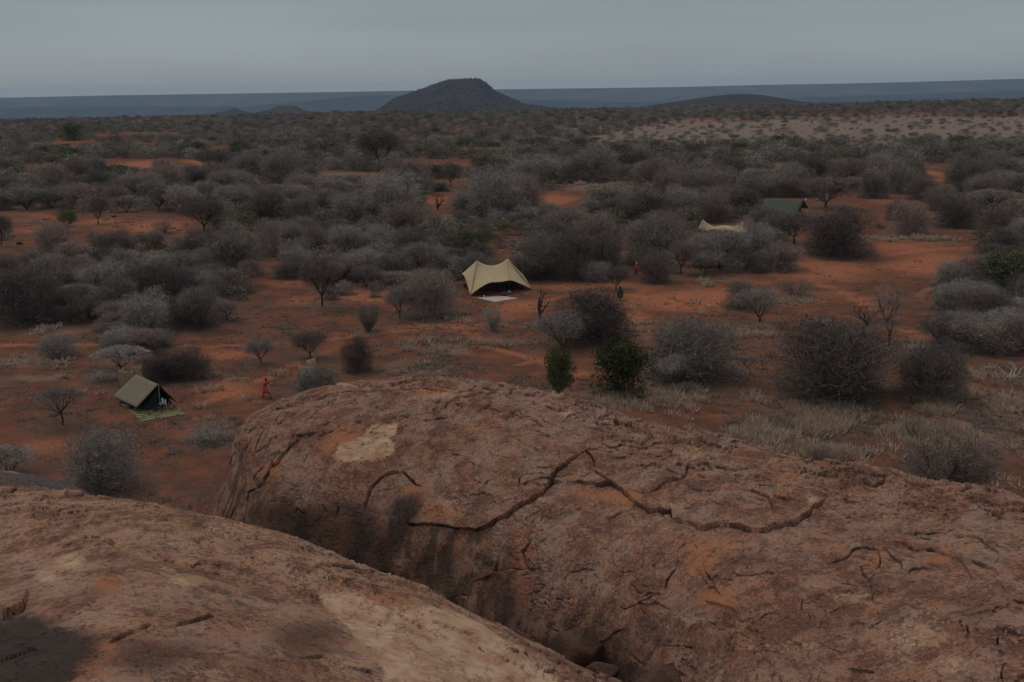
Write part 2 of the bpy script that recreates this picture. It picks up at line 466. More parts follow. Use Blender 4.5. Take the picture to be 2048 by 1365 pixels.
ridge('escarpment', [(-500,226),(-200,222),(0,216),(250,213),(480,213),(600,204),(700,194),(780,190.5),(860,192),(1040,199),(1250,204),(1500,199),(1800,189),(2048,181),(2400,178),(2700,186)],
      10600, 1100, -175, far_mat('nearer_scrub_slope', (0.025, 0.028, 0.026), (0.065, 0.058, 0.052), 0.003), 8.1, (0.0016, 8.0), n=(620, 50))
hill_m = far_mat('dark_rocky_hill', (0.046, 0.042, 0.040), (0.078, 0.060, 0.056), 0.015)
hillp = [(690,229),(735,226),(765,213),(785,199),(805,192),(830,183),(850,176),(875,167),(890,162),(905,160),(930,159),(955,158.5),(975,168),(990,181),(1005,188),(1030,199),(1050,208),(1080,213),(1120,218),(1180,222),(1260,229)]
_, HG = ridge('hill', hillp, 3600, 420, -62, hill_m, 5.0, (0.009, 9.0), n=(460, 120))
ridge('hill', [(1240,222),(1290,214),(1340,206),(1400,197),(1450,190.5),(1480,188.5),(1520,190),(1560,196),(1600,203),(1650,208),(1720,215)],
      2500, 420, -25, far_mat('low_brown_hill', (0.05, 0.05, 0.047), (0.075, 0.066, 0.06), 0.02), 2.0, (0.006, 3.0), n=(300, 60))
ridge('hill', [(505,226),(540,219),(555,213),(572,211),(590,212),(605,219),(630,225),(650,228)], 4200, 160, -60, hill_m, 2.5, (0.012, 6.0), n=(160, 50))
ridge('hill', [(430,226),(455,222),(470,217),(485,222),(510,227)], 4000, 110, -58, hill_m, 6.5, (0.012, 4.0), n=(100, 40))

# ------------------------------------------------------------------ granite domes in front
def dome(name, cols, crest, ctrl, px_rng, nseg, cracks, stain_fn, mat, flake, seed, fine=1.0, step=1.9, hk=.38):
    """cols: column pixels; crest: [(px,py)]; ctrl[col] = near-to-far [(D, py or ('+',dy))]; the surface is swept through them"""
    crest = np.array(crest, float)
    cy_ = pchip(crest[:, 0], crest[:, 1], cols)
    K = len(ctrl[0])
    Dk = np.array([[c[0] for c in r] for r in ctrl], float)
    Yk = np.array([[(cy_[i] + c[1][1]) if isinstance(c[1], tuple) else c[1] for c in r] for i, r in enumerate(ctrl)], float)
    px = np.arange(px_rng[0], px_rng[1], step)
    Dq = np.stack([pchip(cols, Dk[:, k], px) for k in range(K)], 1)
    cyq = pchip(crest[:, 0], crest[:, 1], px)
    Yrel = Yk - cy_[:, None]
    Yq = np.stack([pchip(cols, Yrel[:, k], px) for k in range(K)], 1) + cyq[:, None]
    nv = sum(nseg) + 1
    DD = np.zeros((len(px), nv)); YY = np.zeros((len(px), nv))
    for i in range(len(px)):
        d = np.concatenate([np.linspace(Dq[i, k], Dq[i, k + 1], nseg[k], endpoint=False) for k in range(K - 1)] + [[Dq[i, -1]]])
        DD[i] = d; YY[i] = pchip(Dq[i], Yq[i], d)
    PX = np.repeat(px[:, None], nv, 1)
    P = atD(PX, YY, DD)
    # normals of the smooth base
    du = np.gradient(P, axis=0); dv = np.gradient(P, axis=1)
    nrm = np.cross(du, dv); nrm /= np.linalg.norm(nrm, axis=-1, keepdims=True) + 1e-12
    if nrm[..., 2].mean() < 0: nrm = -nrm
    wxx = fbm(P * 1.3 + seed, 4, .6) * 5.5; wyy = fbm(P * 1.3 + seed + 31, 4, .6) * 5.5
    QX, QY = PX + wxx + vnoise(P * 6 + seed) * 1.8, YY + wyy + vnoise(P * 6 + seed + 50) * 1.8
    H = fbm(P * 0.35 + seed, 3) * 0.13 + fbm(P * 1.6 + seed, 5, .6) * 0.026 * fine + fbm(P * 9 + seed, 3, .6) * 0.006 * fine
    below = YY - cyq[:, None]
    rough_ = .30 + .45 * sst(850, 1000, PX + (1000 - YY) * .6) + .70 * sst(150, 40, below) + .5 * sst(1180, 1300, YY) * sst(1000, 1300, PX)
    # exfoliation sheets: stepped plateaux with broken edges
    lip = np.zeros_like(H)
    for fr, n_, amp, ofs in flake:
        t = (fbm(P * fr + seed + ofs, 5, .55) * 0.5 + 0.5) * n_
        k = np.floor(t); fr_ = t - k
        patch = sst(.0, .22, fbm(P * .5 + ofs * 3, 3) + .16 * sst(120, 20, below))
        H = H + amp * (k + sst(0, 0.03, fr_) - n_ * .5) * (0.08 + 0.92 * patch) * rough_
        H = H - amp * 1.2 * np.exp(-((fr_ - 0.0) / 0.03) ** 2) * patch * rough_
        lip = np.maximum(lip, np.exp(-((fr_ - 0.05) / 0.035) ** 2) * patch * np.clip(rough_, 0, 1))
    groove = np.zeros_like(H)
    for (pts, h, gdep, L, w) in cracks:
        pts = np.array(pts, float)
        pad = max(4 * w, L * 2.5 if h else 0) + 12
        m = (QX > pts[:, 0].min() - pad) & (QX < pts[:, 0].max() + pad) & (QY > pts[:, 1].min() - pad) & (QY < pts[:, 1].max() + pad) & (YY < 1600)
        if not m.any(): continue
        qx, qy = QX[m], QY[m]
        best = np.full(qx.shape, 1e9); sg = np.zeros_like(best); along = np.zeros_like(best)
        sl_ = np.hypot(*np.diff(pts, axis=0).T); cum = np.concatenate([[0], np.cumsum(sl_)])
        for j in range(len(pts) - 1):
            a, b = pts[j], pts[j + 1]
            ex, ey = b - a
            t = np.clip(((qx - a[0]) * ex + (qy - a[1]) * ey) / (ex * ex + ey * ey), 0, 1)
            dx, dy = qx - a[0] - t * ex, qy - a[1] - t * ey
            d = np.hypot(dx, dy)
            cr = ex * dy - ey * dx
            u_ = d < best
            best = np.where(u_, d, best); sg = np.where(u_, np.sign(cr), sg); along = np.where(u_, cum[j] + t * sl_[j], along)
        s = best * -sg                                    # positive: left of the drawing direction as seen in the photo (y down) = raised
        tot = cum[-1]
        tap = sst(0, .12 * tot + 6, along + 3) * sst(0, .12 * tot + 6, tot - along + 3)
        lift = h * hk * sst(-.7, .7, s) * np.exp(-np.maximum(s, 0) / L) * tap
        var = 0.6 + 0.75 * vnoise(np.stack([along / 14, along * 0 + seed, along * 0 + tot], -1))
        gr_ = gdep * np.clip(var, 0.15, 1.3) * np.exp(-((s + w * 0.4) / (w * np.clip(.16 + .5 * (var - .45), .15, .62))) ** 2) * tap
        H[m] += lift - gr_
        groove[m] = np.maximum(groove[m], gr_ / max(gdep, 1e-3))
    P2 = P + nrm * H[..., None]
    me = mesh_np(name, P2, grid_faces(*PX.shape), mat, True)
    st = stain_fn(PX + fbm(P * .9 + 40, 4) * 22, YY + fbm(P * .9 + 80, 4) * 16, P)
    for _ in range(4):
        for ax in (0, 1):
            st = (np.roll(st, 2, ax) + st + np.roll(st, -2, ax)) / 3
    for _ in range(9):
        for ax in (0, 1):
            st[..., 2:] = (np.roll(st[..., 2:], 3, ax) + st[..., 2:] + np.roll(st[..., 2:], -3, ax)) / 3
    st[..., 0] = np.maximum(st[..., 0], lip * .38)
    st[..., 3] = np.minimum(st[..., 3], 1 - .7 * np.clip(groove * 1.4 - .35, 0, 1))   # shade of the cracks painted into the black channel
    attr(me, 'stain_shade', st, 'FLOAT_COLOR')
    return me

def inpoly(px, py, poly):
    poly = np.array(poly, float)
    r = np.zeros(px.shape, bool)
    for (x1, y1), (x2, y2) in zip(poly, np.roll(poly, -1, 0)):
        if y1 == y2: continue
        c = ((py > min(y1, y2)) & (py <= max(y1, y2))) & (px < (x2 - x1) * (py - y1) / (y2 - y1) + x1)
        r ^= c
    return r.astype(float)

CRM = [(330,1180),(380,1130),(415,1075),(432,1020),(450,965),(465,905),(480,863),(500,839),(540,815),(600,792),(660,775),(720,765),(790,762),(850,760.5),(920,762),(980,768),
       (1040,780),(1100,793),(1160,810),(1220,828),(1280,848),(1340,862),(1420,880),(1500,896),(1600,918),(1700,937),(1800,953),(1900,973),(1980,990),(2048,1010),(2150,1040),(2400,1130)]
colsM = np.array([330, 430, 480, 600, 750, 900, 1050, 1200, 1350, 1500, 1700, 1900, 2050, 2400], float)
def back(D, k=1.0): return [(D + 2.0, ('+', 9)), (D + 5.0, ('+', 70 * k)), (D + 7.0, ('+', 260)), (D + 8.5, ('+', 640))]
def back2(D): return [(D + 1.8, ('+', 10)), (D + 4.5, ('+', 90)), (D + 6.0, ('+', 300)), (D + 7.2, ('+', 900))]
ctrlM = [
 [(24, 1900), (24.6, 1650), (25.2, 1420), (25.9, 1300), (27, 1230), (28.3, ('+', 12)), (30.0, ('+', 0))] + back2(30.0),
 [(24, 1900), (24.8, 1550), (25.6, 1340), (26.4, 1220), (27.4, 1120), (28.6, ('+', 20)), (30.0, ('+', 0))] + back2(30.0),
 [(23.8, 1800), (24.8, 1400), (25.8, 1200), (26.7, 1080), (27.8, 970), (29.3, ('+', 25)), (31.0, ('+', 0))] + back(31.0),
 [(23.6, 1700), (24.6, 1350), (25.5, 1150), (26.1, 1050), (27.1, 950), (29.5, ('+', 50)), (32.0, ('+', 0))] + back(32.0),
 [(22.6, 1700), (23.6, 1350), (24.3, 1150), (25.0, 1050), (26.2, 950), (29.0, ('+', 62)), (32.6, ('+', 0))] + back(32.6),
 [(21.0, 1700), (22.0, 1380), (22.9, 1180), (23.8, 1050), (25.3, 950), (28.2, ('+', 70)), (32.0, ('+', 0))] + back(32.0),
 [(18.6, 1700), (19.9, 1400), (20.9, 1200), (22.3, 1060), (24.2, 950), (26.8, ('+', 70)), (30.2, ('+', 0))] + back(30.2),
 [(16.0, 1750), (18.0, 1420), (18.9, 1240), (20.4, 1110), (22.6, 1000), (25.2, ('+', 66)), (28.2, ('+', 0))] + back(28.2),
 [(12.6, 1750), (15.8, 1400), (17.3, 1250), (18.8, 1130), (21.0, 1030), (23.7, ('+', 60)), (26.4, ('+', 0))] + back(26.4),
 [(10.8, 1750), (14.2, 1385), (15.9, 1250), (17.5, 1150), (19.8, 1050), (22.2, ('+', 60)), (24.6, ('+', 0))] + back(24.6),
 [(10.2, 1750), (13.5, 1380), (15.1, 1260), (16.7, 1160), (18.6, 1070), (20.6, ('+', 58)), (22.7, ('+', 0))] + back(22.7),
 [(9.6, 1750), (12.8, 1375), (14.3, 1265), (15.8, 1180), (17.4, 1100), (18.9, ('+', 55)), (20.7, ('+', 0))] + back(20.7),
 [(9.2, 1750), (12.4, 1380), (13.8, 1275), (15.1, 1190), (16.3, 1120), (17.5, ('+', 52)), (19.2, ('+', 0))] + back(19.2),
 [(8.6, 1800), (11.4, 1450), (12.5, 1350), (13.5, 1280), (14.4, 1230), (15.5, ('+', 48)), (17.0, ('+', 0))] + back(17.0)]
crk = []
def C(pts, h=0.1, g=0.3, L=60, w=2.3): crk.append((pts, h, g, L, w))
# left side of the drawing direction (as seen in the photo) is the raised sheet
C([(732,1029),(734,1006),(744,978),(763,959),(791,946),(810,947),(822,963),(834,973),(849,976)], .16, .42, 60, 2.8)
C([(818,1029),(816,1049),(849,1049),(888,1051),(920,1058),(955,1061),(982,1050),(1009,1033),(1045,1013),(1080,992),(1115,951),(1142,920),(1170,902)], .28, .5, 70, 2.5)
C([(483,1070),(487,1035),(492,1010),(496,984),(508,978)], .05, .5, 30, 2.6)
C([(515,977),(528,967),(532,957),(544,938),(558,930),(567,910),(583,895),(599,877)], .15, .5, 35, 2.8)
C([(450,1053),(462,1039),(478,1010)], .04, .4, 20, 2.2); C([(505,959),(515,947),(532,930)], .05, .4, 25, 2.2)
C([(552,879),(562,865)], .03, .3, 20, 2); C([(612,878),(630,867)], .04, .35, 20, 2.2); C([(638,873),(673,855)], .05, .4, 25, 2.2)
C([(1128,961),(1165,966),(1202,973),(1223,969),(1248,987),(1260,998),(1285,1017),(1306,1030),(1341,1027),(1345,1044),(1378,1050),(1405,1054),(1438,1049),(1470,1054),(1519,1066),(1554,1058),(1591,1051),(1609,1037),(1628,1021),(1646,1012),(1662,987)], .26, .5, 70, 2.5)
C([(1188,929),(1172,903),(1155,908)], .05, .5, 20, 3.4); C([(1172,903),(1188,929),(1196,950),(1223,969)], .04, .25, 30, 2.0)
C([(1359,1062),(1341,1044),(1318,1033),(1294,1037),(1243,1028),(1193,1025),(1142,1024),(1109,1040)], .12, .10, 50, 1.8)
C([(1373,1086),(1352,1100),(1356,1120),(1345,1140),(1331,1160),(1327,1183)], -.06, .35, 40, 2.6)
C([(1325,1192),(1300,1190),(1285,1197),(1281,1214),(1292,1228)], .08, .4, 30, 2.8); C([(1320,1192),(1275,1210),(1250,1218),(1232,1210)], .05, .25, 30, 2.2)
C([(1651,1132),(1693,1123),(1702,1107),(1734,1098),(1755,1102),(1762,1128),(1758,1150)], .08, .25, 45, 2.3)
C([(1943,1162),(1936,1140),(1924,1128),(1896,1109),(1864,1098),(1831,1102),(1808,1086),(1776,1081)], -.10, .42, 50, 2.9)
C([(1703,967),(1717,972),(1751,972),(1768,959)], .14, .3, 25, 2.4); C([(1850,1010),(1882,1024),(1910,1020)], .1, .25, 25, 2.4)
C([(1600,1215),(1558,1243),(1521,1271),(1484,1264),(1442,1257),(1405,1239),(1359,1234),(1310,1226)], .16, .08, 70, 2.2)
C([(2002,1275),(1998,1308),(1970,1315),(1956,1308),(1943,1285),(1930,1262)], .2, .4, 35, 2.8); C([(1930,1262),(1860,1215),(1830,1190)], .1, .2, 60, 2.3)
C([(1111,1216),(1121,1190),(1131,1165)], .03, .35, 20, 2.2); C([(1025,927),(1009,951),(978,966),(964,982),(962,1000)], .10, .16, 40, 3)
C([(1064,1084),(1044,1103),(1048,1127),(1060,1140)], -.05, .25, 30, 3); C([(590,1015),(600,1021),(612,1030)], .05, .3, 20, 2.2); C([(598,1020),(594,1028)], .02, .3, 15, 2)
C([(648,1010),(652,1028)], .02, .3, 15, 2.2); C([(680,1016),(678,1032)], .02, .3, 15, 2.2)
C([(1405,1120),(1412,1145),(1430,1170),(1445,1200)], .08, .12, 50, 2.2); C([(1610,1150),(1560,1130),(1520,1160),(1480,1205)], .10, .06, 60, 2)
C([(1500,985),(1470,975),(1440,985)], .05, .12, 30, 2.0); C([(2048,1205),(2010,1190),(1985,1150),(1960,1130)], .06, .18, 60, 2.2)
C([(1180,840),(1205,850),(1235,853)], .06, .25, 20, 2); C([(1090,815),(1110,822)], .06, .45, 16, 3); C([(700,795),(712,803),(716,800)], .03, .3, 16, 2)
C([(868,838),(880,836),(912,831)], .06, .2, 25, 2); C([(870,875),(862,862),(872,848)], .05, .2, 30, 2); C([(670,915),(682,922),(720,916),(750,922),(790,916),(800,900),(800,872),(798,843)], -.07, .08, 60, 1.8)
rs = random.Random(5)
crx = np.array(CRM)
for i in range(150):                                      # thin sheets breaking off along the crest
    x = rs.uniform(490, 2048); o_ = 6 + 105 * rs.random() ** 1.8
    ln = rs.uniform(14, 90) * (0.6 if o_ > 60 else 1)
    xs_ = np.linspace(x, x + ln, 5)
    yy = np.interp(xs_, crx[:, 0], crx[:, 1]) + o_ + np.cumsum([rs.uniform(-2.5, 2.5) for _ in xs_]) + rs.uniform(-.06, .1) * (xs_ - x)
    C(list(zip(xs_, yy)), rs.uniform(.02, .07), rs.uniform(.06, .3) * (0.4 + 0.6 * rs.random()), rs.uniform(12, 30), rs.uniform(1.5, 2.3))
for i in range(26):                                       # steep cracks down the left shoulder
    x = rs.uniform(455, 620); y = np.interp(x, crx[:, 0], crx[:, 1]) + rs.uniform(15, 110)
    ln = rs.uniform(15, 55)
    C([(x, y), (x - ln * .2, y + ln * .4), (x - ln * .45, y + ln)], rs.uniform(.02, .06), rs.uniform(.1, .35), 18, rs.uniform(1.6, 2.4))
for i in range(85):                                       # broken plate edges over the broad right-hand face
    x = rs.uniform(930, 2040); y0_ = np.interp(x, crx[:, 0], crx[:, 1]) + 60; y = rs.uniform(y0_, 1360)
    if x < 1150 and y > 1200: continue
    a = rs.uniform(-.5, .5) + (math.pi if rs.random() < .5 else 0); pl = [(x, y)]
    for k in range(rs.randint(3, 7)):
        a += rs.uniform(-.55, .55); pl.append((pl[-1][0] + math.cos(a) * rs.uniform(8, 20), pl[-1][1] + math.sin(a) * rs.uniform(6, 14)))
    C(pl, rs.uniform(.05, .14), rs.uniform(.03, .2), rs.uniform(20, 50), rs.uniform(1.6, 2.4))
def stain_shade_mid(x, y, P):
    pale = inpoly(x, y, [(668,918),(682,896),(728,880),(744,861),(775,853),(800,843),(799,869),(775,877),(797,886),(791,912),(751,921)])
    pale = np.maximum(pale, blobs(x, y, [(870,800,70,7,.7),(930,790,12,12,.6),(1135,830,24,4,1),(995,838,10,5,.8),(700,776,22,5,.9),(1378,912,26,12,.75),(1625,1005,14,12,.8),(1340,1010,40,14,.45),(1560,1300,110,16,.4),(1830,1270,90,40,.55),(1900,1340,60,20,.6),(1085,1000,10,10,.8),(1400,1240,60,8,.6),(1700,1200,60,12,.5),(1150,1180,40,20,.4),(905,1010,30,22,.45)]))
    org = blobs(x, y, [(690,882,40,26,1),(655,900,30,20,.7),(870,788,52,10,1.1),(998,842,28,5,1),(940,860,60,6,.6),(545,950,16,30,.8),(880,1025,55,22,.8),(830,975,22,12,.9),(1240,1000,60,18,.9),(1180,985,50,6,.8),(1400,1110,45,60,.75),(1430,1200,50,30,.8),(1455,1090,50,28,.6),(1480,985,70,10,.5),(1480,920,50,6,.7),(1560,960,60,7,.6),(1760,1120,18,25,.8),(1870,1115,40,14,.6),(1050,1105,16,40,.8),(1060,1180,50,30,.5),(905,1090,50,25,.6),(1195,1290,40,40,.7),(1530,1180,60,40,.35),(1400,925,40,6,.5)])
    drk = sst(985, 1030, y) * sst(800, 720, x) * sst(480, 500, x) * .8
    st = np.zeros_like(x)
    for a, w_, y0, s in ((600,26,1015,1),(640,9,1060,.7),(715,18,1020,1.1),(770,17,1075,1),(820,10,1090,.5),(850,20,1100,.6),(900,15,1075,1),(960,14,1100,.5),(1010,30,1140,.6),(560,30,980,.6)):
        st = np.maximum(st, s * np.exp(-((x - a) / w_) ** 2) * sst(y0 - 12, y0 + 25, y))
    st = st * sst(1180, 1000, x)
    blk = inpoly(x, y, [(775,1040),(780,1010),(800,990),(835,985),(858,992),(842,1040),(800,1100),(770,1160),(745,1160),(752,1090)]) * .62
    blk = np.maximum(blk, st * .72)
    blk = np.maximum(blk, blobs(x, y, [(958,1015,16,35,.6),(1110,1300,45,30,.7),(1220,1345,80,25,.75),(1235,1275,10,25,.6)]))  # black here also paints the shade of the cleft hollows
    drk = np.maximum(drk, np.maximum(st, blobs(x, y, [(1180,1330,120,50,.8),(1500,1120,60,30,.5),(1700,1060,80,25,.3),(1440,1230,60,14,.7),(1950,1230,50,40,.5),(1650,1250,90,30,.4),(1040,1240,60,60,.6),(1560,1330,120,20,.4)])))
    return np.stack([pale, org, drk, 1 - blk], -1)
ROCK1 = rock_mat('granite_red_brown', (0.265, 0.122, 0.074), (0.185, 0.075, 0.044), (0.35, 0.165, 0.094))
meM = dome('granite_dome', colsM, CRM, ctrlM, (345, 2390), [12, 84, 84, 80, 86, 66, 12, 10, 8, 8], crk, stain_shade_mid, ROCK1,
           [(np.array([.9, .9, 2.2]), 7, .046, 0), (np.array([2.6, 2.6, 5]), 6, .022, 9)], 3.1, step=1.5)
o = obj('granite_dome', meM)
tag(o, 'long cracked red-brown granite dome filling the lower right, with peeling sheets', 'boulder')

CRL = [(-400,1010),(-200,985),(-100,978),(0,975),(60,975),(100,978),(150,982),(200,990),(260,1002),(330,1020),(400,1038),(480,1065),(560,1088),(640,1118),(720,1150),(800,1180),(870,1207),(940,1243),(1010,1277),(1080,1312),(1140,1343),(1200,1375),(1280,1425),(1500,1600)]
colsL = np.array([-400, 0, 300, 600, 1000, 1500], float)
def backL(D): return [(D + .8, ('+', 14)), (D + 2.0, ('+', 120)), (D + 3.0, ('+', 420)), (D + 4.2, ('+', 1500))]
ctrlL = [
 [(0.9, 2900), (2.3, 1950), (3.6, 1540), (4.5, 1380), (6.0, 1230), (8.0, 1100), (10.2, ('+', 20)), (12.0, ('+', 0))] + backL(12.0),
 [(0.9, 2900), (2.3, 1930), (3.7, 1530), (4.6, 1370), (6.0, 1215), (7.8, 1090), (9.6, ('+', 22)), (11.2, ('+', 0))] + backL(11.2),
 [(0.9, 2900), (2.3, 1920), (3.7, 1530), (4.5, 1380), (5.7, 1230), (7.0, 1120), (8.3, ('+', 28)), (9.6, ('+', 0))] + backL(9.6),
 [(0.9, 2900), (2.3, 1960), (3.9, 1560), (4.7, 1430), (5.6, 1330), (6.7, 1230), (7.8, ('+', 28)), (9.0, ('+', 0))] + backL(9.0),
 [(0.9, 2900), (2.2, 2050), (3.9, 1690), (4.7, 1560), (5.5, 1460), (6.2, 1385), (6.9, ('+', 26)), (7.8, ('+', 0))] + backL(7.8),
 [(0.9, 2950), (2.0, 2300), (3.2, 2050), (3.9, 1900), (4.5, 1800), (5.1, 1730), (5.8, ('+', 26)), (6.6, ('+', 0))] + backL(6.6)]
crk = []
C([(0,1245),(28,1238),(50,1228),(58,1208),(56,1188)], .10, .16, 60, 3); C([(0,1330),(40,1315),(75,1303)], .03, .1, 40, 2.6)
C([(618,1145),(650,1152),(690,1158),(732,1172)], .03, .10, 40, 2.2); C([(650,1150),(680,1155),(755,1167)], .02, .09, 30, 2.2)
C([(340,1268),(380,1262),(420,1250)], .04, .09, 30, 2.4); C([(0,984),(20,986),(36,978)], .06, .16, 25, 3)
C([(50,1017),(70,1011),(100,1008)], .03, .1, 25, 2.2); C([(25,1035),(60,1034),(85,1028)], .02, .08, 25, 2.2)
C([(600,1116),(640,1128),(665,1132)], .03, .1, 25, 2.2); C([(380,1140),(400,1132),(430,1140),(455,1152)], .03, .07, 40, 2.4)
C([(470,1075),(490,1080)], .03, .14, 15, 2.4); C([(215,1290),(260,1275),(300,1262)], .03, .05, 60, 3)
C([(120,985),(150,990),(175,984)], .05, .1, 18, 2.2); C([(590,1335),(640,1330),(680,1350),(760,1360)], .03, .06, 50, 2.4)
C([(285,1108),(330,1120),(356,1135)], .02, .08, 20, 2.4)
cl = np.array(CRL)
for i in range(70):
    x = rs.uniform(-40, 1100); o_ = 6 + 110 * rs.random() ** 1.6
    ln = rs.uniform(15, 80)
    xs_ = np.linspace(x, x + ln, 5)
    yy = np.interp(xs_, cl[:, 0], cl[:, 1]) + o_ + np.cumsum([rs.uniform(-2, 2) for _ in xs_]) + rs.uniform(-.05, .2) * (xs_ - x)
    C(list(zip(xs_, yy)), rs.uniform(.005, .02), rs.uniform(.02, .06), rs.uniform(15, 35), rs.uniform(1.6, 2.4))
def stain_left(x, y, P):
    pale = np.maximum(inpoly(x, y, [(615,1192),(690,1203),(760,1228),(880,1233),(960,1265),(1040,1325),(1100,1375),(1150,1500),(800,1500),(760,1345),(700,1290),(650,1240)]) * .95,
        blobs(x, y, [(140,1122,30,17,1.1),(95,1155,26,14,1),(365,1163,38,14,.95),(330,1140,24,8,.7),(420,1170,25,6,.6),(555,1325,24,8,.8),(430,1075,110,12,.45),(560,1120,120,14,.4),(640,1000,1,1,0),(60,1010,80,8,.35),(520,1240,90,12,.4),(420,1360,60,14,.5),(690,1345,60,20,.5)]))
    org = np.maximum(blobs(x, y, [(215,1178,32,16,1.1),(235,1180,16,10,1),(180,1330,30,40,1),(215,1310,30,25,.9),(150,1365,30,20,1),(310,1255,90,10,.5),(730,1225,90,22,.9),(800,1245,60,14,.8),(640,1215,30,14,.7),(450,1290,80,18,.5),(330,1115,12,6,1),(560,1350,60,12,.4),(900,1290,60,20,.5)]), 0)
    drk = blobs(x, y, [(290,1330,75,30,1),(360,1320,70,24,.9),(600,1290,80,45,.75),(60,1190,40,20,.6),(180,1200,60,16,.7),(270,1205,20,10,.6),(480,1030,1,1,0),(500,1190,60,18,.45),(560,1380,120,14,.7),(260,1120,60,16,.35)])
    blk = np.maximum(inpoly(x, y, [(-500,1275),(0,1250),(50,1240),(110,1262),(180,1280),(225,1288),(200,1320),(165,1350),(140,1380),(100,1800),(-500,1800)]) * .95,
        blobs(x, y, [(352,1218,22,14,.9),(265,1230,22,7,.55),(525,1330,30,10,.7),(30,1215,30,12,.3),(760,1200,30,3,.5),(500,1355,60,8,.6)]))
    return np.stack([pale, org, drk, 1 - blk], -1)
ROCK2 = rock_mat('granite_pinkish_tan', (0.36, 0.178, 0.104), (0.235, 0.10, 0.056), (0.45, 0.225, 0.12), 2.0, (0.38, 0.222, 0.152), (0.165, 0.07, 0.04))
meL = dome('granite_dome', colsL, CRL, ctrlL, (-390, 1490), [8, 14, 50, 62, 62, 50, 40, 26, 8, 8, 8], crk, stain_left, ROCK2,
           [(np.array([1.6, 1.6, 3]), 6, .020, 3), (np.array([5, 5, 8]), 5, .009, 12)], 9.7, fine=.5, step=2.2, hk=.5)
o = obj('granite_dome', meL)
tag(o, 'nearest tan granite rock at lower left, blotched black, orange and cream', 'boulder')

crk = []
C([(10,942),(32,940),(48,948)], .06, .1, 20, 2)
CRB = [(-300,930),(-100,936),(0,941),(40,947),(80,955),(120,966),(150,978),(185,1000),(230,1060)]
cb = [[(D - 6, 1500), (D - 4.5, 1150), (D - 3, ('+', 60)), (D - 1.5, ('+', 14)), (D, ('+', 0)), (D + 2, ('+', 12)), (D + 4, ('+', 130)), (D + 6, ('+', 700))] for D in (26, 25, 24, 23.)]
ROCK3 = rock_mat('granite_blue_grey', (0.05, 0.05, 0.056), (0.075, 0.064, 0.064), (0.12, 0.08, 0.065), 1.0, (.08, .075, .08), (.05, .045, .045))
meB = dome('boulder', np.array([-300, 0, 120, 230.]), CRB, cb, (-290, 228), [6, 10, 20, 20, 16, 6, 6], crk,
           lambda x, y, P: np.stack([blobs(x, y, [(28,943,20,3,1.)]), blobs(x, y, [(28,945,24,5,1.)]), x * 0, x * 0 + .75], -1), ROCK3, [(np.array([1., 1, 2]), 6, .03, 3)], 4.0, step=4)
tag(obj('boulder', meB), 'dark blue-grey rock hump behind the nearest tan rock, far left', 'boulder')

def stone(name, label, c, h, rot, mat, seed):
    n = 26
    u = np.linspace(0, 2 * math.pi, n * 2, endpoint=False); v = np.linspace(.02, math.pi - .02, n)
    Vv, Uu = np.meshgrid(v, u, indexing='ij')
    d = np.stack([np.sin(Vv) * np.cos(Uu), np.sin(Vv) * np.sin(Uu), np.cos(Vv)], -1)
    sq = d / (np.abs(d) ** 5).sum(-1, keepdims=True) ** .2
    r = 1 + .16 * fbm(d * 1.8 + seed, 4)[..., None] + .05 * fbm(d * 6 + seed, 3)[..., None]
    P = sq * r
    pr = np.random.default_rng(int(seed))
    for q in range(9):
        nn = pr.normal(size=3); nn /= np.linalg.norm(nn); dd = pr.uniform(.72, .95)
        P = P - np.maximum(0, (P @ nn) - dd)[..., None] * nn
    P = P * np.array(h)
    fc = [(i*2*n+j, i*2*n+(j+1) % (2*n), (i+1)*2*n+(j+1) % (2*n), (i+1)*2*n+j) for i in range(n-1) for j in range(2*n)]
    fc = np.array(fc)
    me = mesh_np(name, P, fc, mat, True)
    attr(me, 'stain_shade', np.tile([0, .1, .8, 0.7], (P.reshape(-1, 3).shape[0], 1)), 'FLOAT_COLOR')
    o = obj(name, me, None, tuple(c)); o.rotation_euler = rot
    return tag(o, label, 'rock')
stone('fallen_block', 'rounded brown block wedged left in the cleft between the two domes', atD(1160,1300,18.5), (.46,.5,.42), (.2,.1,.4), ROCK1, 3)
stone('fallen_block', 'dark block at the very bottom of the cleft', atD(1330,1368,16.2), (.5,.5,.28), (.0,.2,.3), ROCK1, 21)
stone('fallen_block', 'grey dusty stone deep in the cleft below the rounded block', atD(1205,1342,17.6), (.25,.3,.14), (.1,.0,.8), ROCK3, 27)
#REST#
# ------------------------------------------------------------------ plants: a dozen base shapes, unit size (1 wide, 1 tall)
def tubes_np(paths, n=4):
    V, Fq, b = [], [], 0
    for pts, r0, r1 in paths:
        pts = np.asarray(pts, float); k = len(pts)
        t = np.gradient(pts, axis=0); t /= np.linalg.norm(t, axis=1, keepdims=True) + 1e-9
        a = np.cross(t, [0.3, 0.2, 0.9]); a /= np.linalg.norm(a, axis=1, keepdims=True) + 1e-9
        c = np.cross(t, a); r = np.linspace(r0, r1, k)[:, None]
        an = np.arange(n) * 2 * math.pi / n
        ring = pts[:, None] + r[:, None] * (np.cos(an)[None, :, None] * a[:, None] + np.sin(an)[None, :, None] * c[:, None])
        V.append(ring.reshape(-1, 3))
        for i in range(k - 1):
            for j in range(n):
                Fq.append((b+i*n+j, b+i*n+(j+1) % n, b+(i+1)*n+(j+1) % n, b+(i+1)*n+j))
        b += k * n
    return np.concatenate(V), np.array(Fq)
